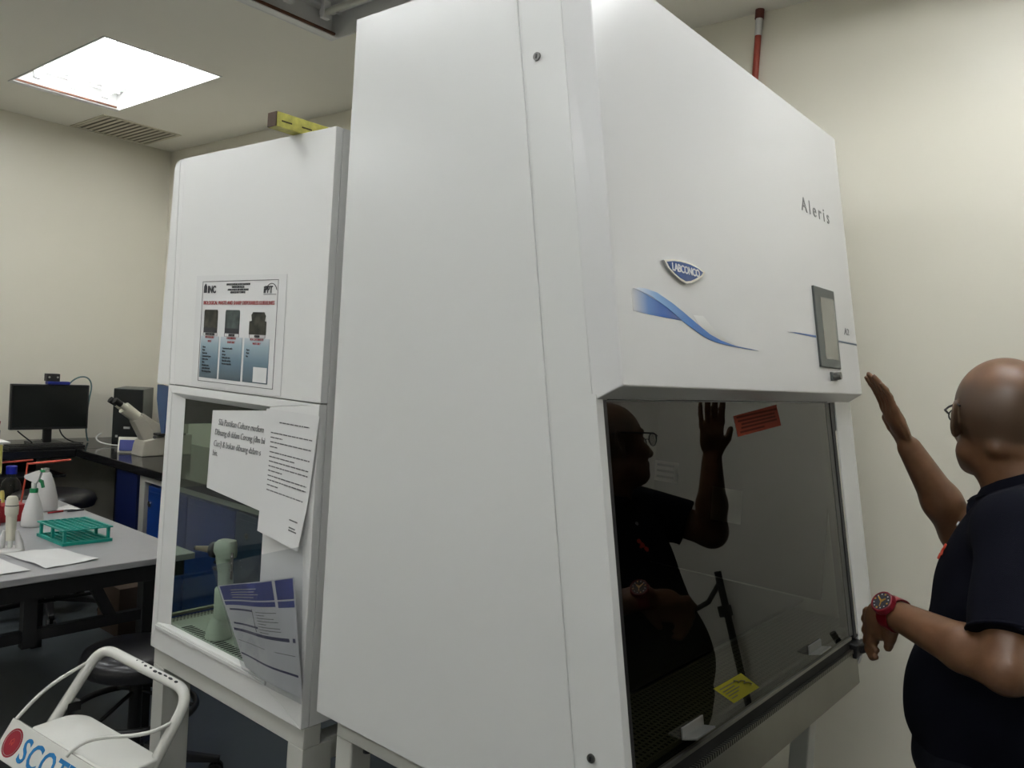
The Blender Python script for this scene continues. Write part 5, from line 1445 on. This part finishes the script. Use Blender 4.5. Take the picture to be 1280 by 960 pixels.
# sleeve hems and collar
def ringpath(c, ax, rx, n=28, sq=1.0):
    ax = nrm(ax); a = nrm(np.cross(ax, A_(.3, .2, .9))); b = np.cross(ax, a)
    return [tuple(c + a * rx * math.cos(2 * PI * k / n) + b * rx * sq * math.sin(2 * PI * k / n)) for k in range(n)]
MB().tube(ringpath(lm - nrm(LE - LS) * .006, LE - LS, .0665), .0035, 6, closed=True).build('sleeve_hem', 'shirt', shirt, smooth=True)
MB().tube(ringpath(rm - nrm(RE - RS) * .006, RE - RS, .0650), .0035, 6, closed=True).build('sleeve_hem', 'shirt', shirt, smooth=True)
cv = []; nC = 40
Cc = T(-.203, 1.785, 1.424)
for lev, (rr0, dz) in enumerate(((.083, -.022), (.088, -.010), (.078, .016), (.073, .017), (.076, -.006), (.074, -.022))):
    for k in range(nC):
        a = 2 * PI * (k + .5) / nC * .95 + PI * .05 + math.atan2(Fd[1], Fd[0])
        dr = A_(math.cos(a), math.sin(a), 0)
        fr_ = float(dr @ Fd)
        p = Cc + dr * rr0 * KG * (1 + .10 * abs(float(dr @ Ld))) + A_(0, 0, dz + .008 - .040 * fr_)
        cv.append(tuple(p))
cf = []
for l in range(6):
    l2 = (l + 1) % 6
    for k in range(nC - 1):
        cf.append((l * nC + k, l * nC + k + 1, l2 * nC + k + 1, l2 * nC + k))
cf += [tuple(l * nC for l in range(6)), tuple(l * nC + nC - 1 for l in reversed(range(6)))]
MB().add(cv, cf).build('collar', 'shirt', shirt, smooth=True)
# button and small chest emblem on the side turned to the viewer
def onbody(PVv, frm, dr_):
    """nearest shirt vertex along a ray"""
    dr_ = nrm(dr_); q = PVv - frm; t = q @ dr_; dist = np.linalg.norm(q - t[:, None] * dr_, axis=1)
    m = (dist < .008) & (t > 0); i = np.where(m)[0][np.argmin(t[m])]
    return PVv[i]
SV = np.array([v.co for v in shirt.data.vertices]) + np.array(man['_o'])
cam0 = A_(0, 0, 1.59)
def ray_(px_, py_):
    c = A_(px_ - 640, py_ - 480, 1009.)
    return A_(.768 * c[0] + .066 * c[1] - .638 * c[2], .638 * c[0] + .020 * c[1] + .770 * c[2], .063 * c[0] - .998 * c[1] - .026 * c[2])
bp_ = T(-.3310, 1.745, 1.347)
def nearest(p): 
    i = np.argmin(np.linalg.norm(SV - p, axis=1)); return SV[i], np.array(shirt.data.vertices[i].normal)
q, nn_ = nearest(bp_)
MB().cyl(q - nn_ * .001, q + nn_ * .003, .0052, seg=14).build('button', 'button', shirt, smooth=True)
q, nn_ = nearest(T(-.345, 1.715, 1.287))
uu = nrm(np.cross(UPv, nn_)); vv = nrm(np.cross(nn_, uu))
for k, (a, b, ra_, rb_) in enumerate(((-.007, -.013, .006, .007), (.0, .0, .006, .007), (.006, .012, .006, .0065), (.008, -.004, .004, .004))):
    e_ = [tuple(q + nn_ * .0005 + uu * (a + ra_ * math.cos(2 * PI * t / 10)) + vv * (b + rb_ * math.sin(2 * PI * t / 10))) for t in range(10)]
    MB().hexa(e_, [tuple(np.array(x) + nn_ * .0035) for x in e_]).build('emblem', 'logo_orange', shirt)
# trousers
S3 = SDF((-.56, 1.64, .03), (.12, 2.28, .92), .0062)
S3.ell(PC, (.172, .20, .14), TA, .05)
S3.ell(PC + A_(0, 0, .03), (.166, .194, .12), TA, .05)
for sg in (1, -1):
    hip, knee, ank = leg(sg, .80, .46, .075)
    S3.cap(hip, knee, .112, .083, .03); S3.cap(knee, ank, .083, .070, .03)
gb = np.meshgrid(*[S3.lo[i] + S3.h * np.arange(S3.n[i]) for i in range(3)], indexing='ij')
S3.d += (.003 * np.sin(50 * gb[2] + 20 * gb[0]) * np.sin(23 * gb[1] + 30 * gb[2])).astype(np.float32)
S3.d = np.maximum(S3.d, (gb[2] - .885).astype(np.float32)); S3.d = np.maximum(S3.d, (.045 - gb[2]).astype(np.float32))
S3.build('trousers', 'trousers', man)
# shoes
S4 = SDF((-.60, 1.68, -.01), (.10, 2.28, .12), .006)
for sg in (1, -1):
    ank = A_(PC[0], PC[1], 0) + Ld * .12 * sg
    S4.ell(ank + Fd * .02 + A_(0, 0, .05), (.075, .042, .05), TA, .02); S4.ell(ank + Fd * .13 + A_(0, 0, .035), (.085, .048, .038), TA, .03)
gc_ = np.meshgrid(*[S4.lo[i] + S4.h * np.arange(S4.n[i]) for i in range(3)], indexing='ij')
S4.d = np.maximum(S4.d, (.004 - gc_[2]).astype(np.float32))
S4.build('shoes', 'shoe', man)
# spectacles
sp_ = thing('glasses', 'thin dark-framed glasses worn by the bald man', 'glasses', tuple(HC))
for sg in (1, -1):
    lc = HC + Hd * .112 + HL * .033 * sg - HU * .016
    MB().tube([tuple(lc + HL * .025 * math.cos(2 * PI * k / 24) + HU * .017 * math.sin(2 * PI * k / 24) - Hd * .004 * math.cos(2 * PI * k / 24) * sg) for k in range(24)], .0015, 6, closed=True).build('rim', 'black_plastic', sp_, smooth=True)
    MB().hexa([tuple(lc - Hd * .001 + HL * .023 * math.cos(2 * PI * k / 16) + HU * .015 * math.sin(2 * PI * k / 16)) for k in range(16)], [tuple(lc + HL * .023 * math.cos(2 * PI * k / 16) + HU * .015 * math.sin(2 * PI * k / 16)) for k in range(16)]).build('lens', 'clear_glass', sp_)
    MB().tube([tuple(q) for q in (lc + HL * .025 * sg + HU * .004, HC + Hd * .095 + HL * .070 * sg - HU * .006, HC + Hd * .03 + HL * .0835 * sg - HU * .001, HC - Hd * .020 + HL * .0865 * sg + HU * .004, HC - Hd * .034 + HL * .085 * sg + HU * .000)], .0021, 6).build('temple_arm', 'black_plastic', sp_, smooth=True)
MB().tube([tuple(HC + Hd * .113 + HL * .009 - HU * .012), tuple(HC + Hd * .115 - HU * .009), tuple(HC + Hd * .113 - HL * .009 - HU * .012)], .0013, 6).build('bridge', 'black_plastic', sp_, smooth=True)
sp_.scale = (KG, KG, KG)
# watch on the left wrist
wa = nrm(LW - LE); wcn = LW - wa * .006
wt = thing('wristwatch', 'chunky dark red wristwatch with gold hands on the left wrist of the bald man', 'watch', tuple(wcn))
toc = nrm(cam0 - wcn); wz = nrm(toc - wa * (toc @ wa)); wz = nrm(wz * .8 + np.cross(wa, wz) * (-.25) + UPv * .55); wz = nrm(wz - wa * (wz @ wa)); wy = np.cross(wa, wz)
bm = MB(); n = 28; vs = []
for ww, rr0 in ((-.012, .0305), (-.013, .034), (.013, .034), (.012, .0305)):
    vs += [tuple(wcn + wa * ww + (wz * math.cos(2 * PI * k / n) + wy * math.sin(2 * PI * k / n)) * rr0) for k in range(n)]
bm.add(vs, [(l * n + k, l * n + (k + 1) % n, ((l + 1) % 4) * n + (k + 1) % n, ((l + 1) % 4) * n + k) for l in range(4) for k in range(n)])
bm.build('strap', 'watch_red', wt, smooth=True)
wc_ = wcn + wz * .033
cs = MB().cyl(wc_, wc_ + wz * .011, .0255, .0235, 10).build('case', 'watch_red', wt, bevel=.002)
MB().tube(ringpath(wc_ + wz * .011, wz, .0205), .0022, 8, closed=True).build('bezel_ring', 'watch_red', cs, smooth=True)
MB().cyl(wc_ + wz * .0105, wc_ + wz * .0122, .0185, seg=24).build('dial', 'ink', cs)
dz_ = wc_ + wz * .0128
for an, ln_, w_ in ((.5, .014, .0020), (2.2, .010, .0026), (-1.9, .012, .0014)):
    d_ = wa * math.cos(an) + wy * math.sin(an); e2_ = np.cross(wz, d_)
    MB().hexa([tuple(dz_ + e2_ * w_), tuple(dz_ - e2_ * w_), tuple(dz_ + d_ * ln_ - e2_ * w_ * .5), tuple(dz_ + d_ * ln_ + e2_ * w_ * .5)][::-1], [tuple(q + wz * .0006) for q in (dz_ + e2_ * w_, dz_ - e2_ * w_, dz_ + d_ * ln_ - e2_ * w_ * .5, dz_ + d_ * ln_ + e2_ * w_ * .5)][::-1]).build('hand', 'gold', cs)
for k in range(12):
    an = 2 * PI * k / 12; q = dz_ + (wa * math.cos(an) + wy * math.sin(an)) * .0152
    MB().cyl(q, q + wz * .0006, .0014 if k % 3 else .0021, seg=6).build('hour_mark', 'gold' if k % 3 == 0 else 'paper', cs)
# tidy the helper property
for o in bpy.data.objects:
    if '_o' in o: del o['_o']
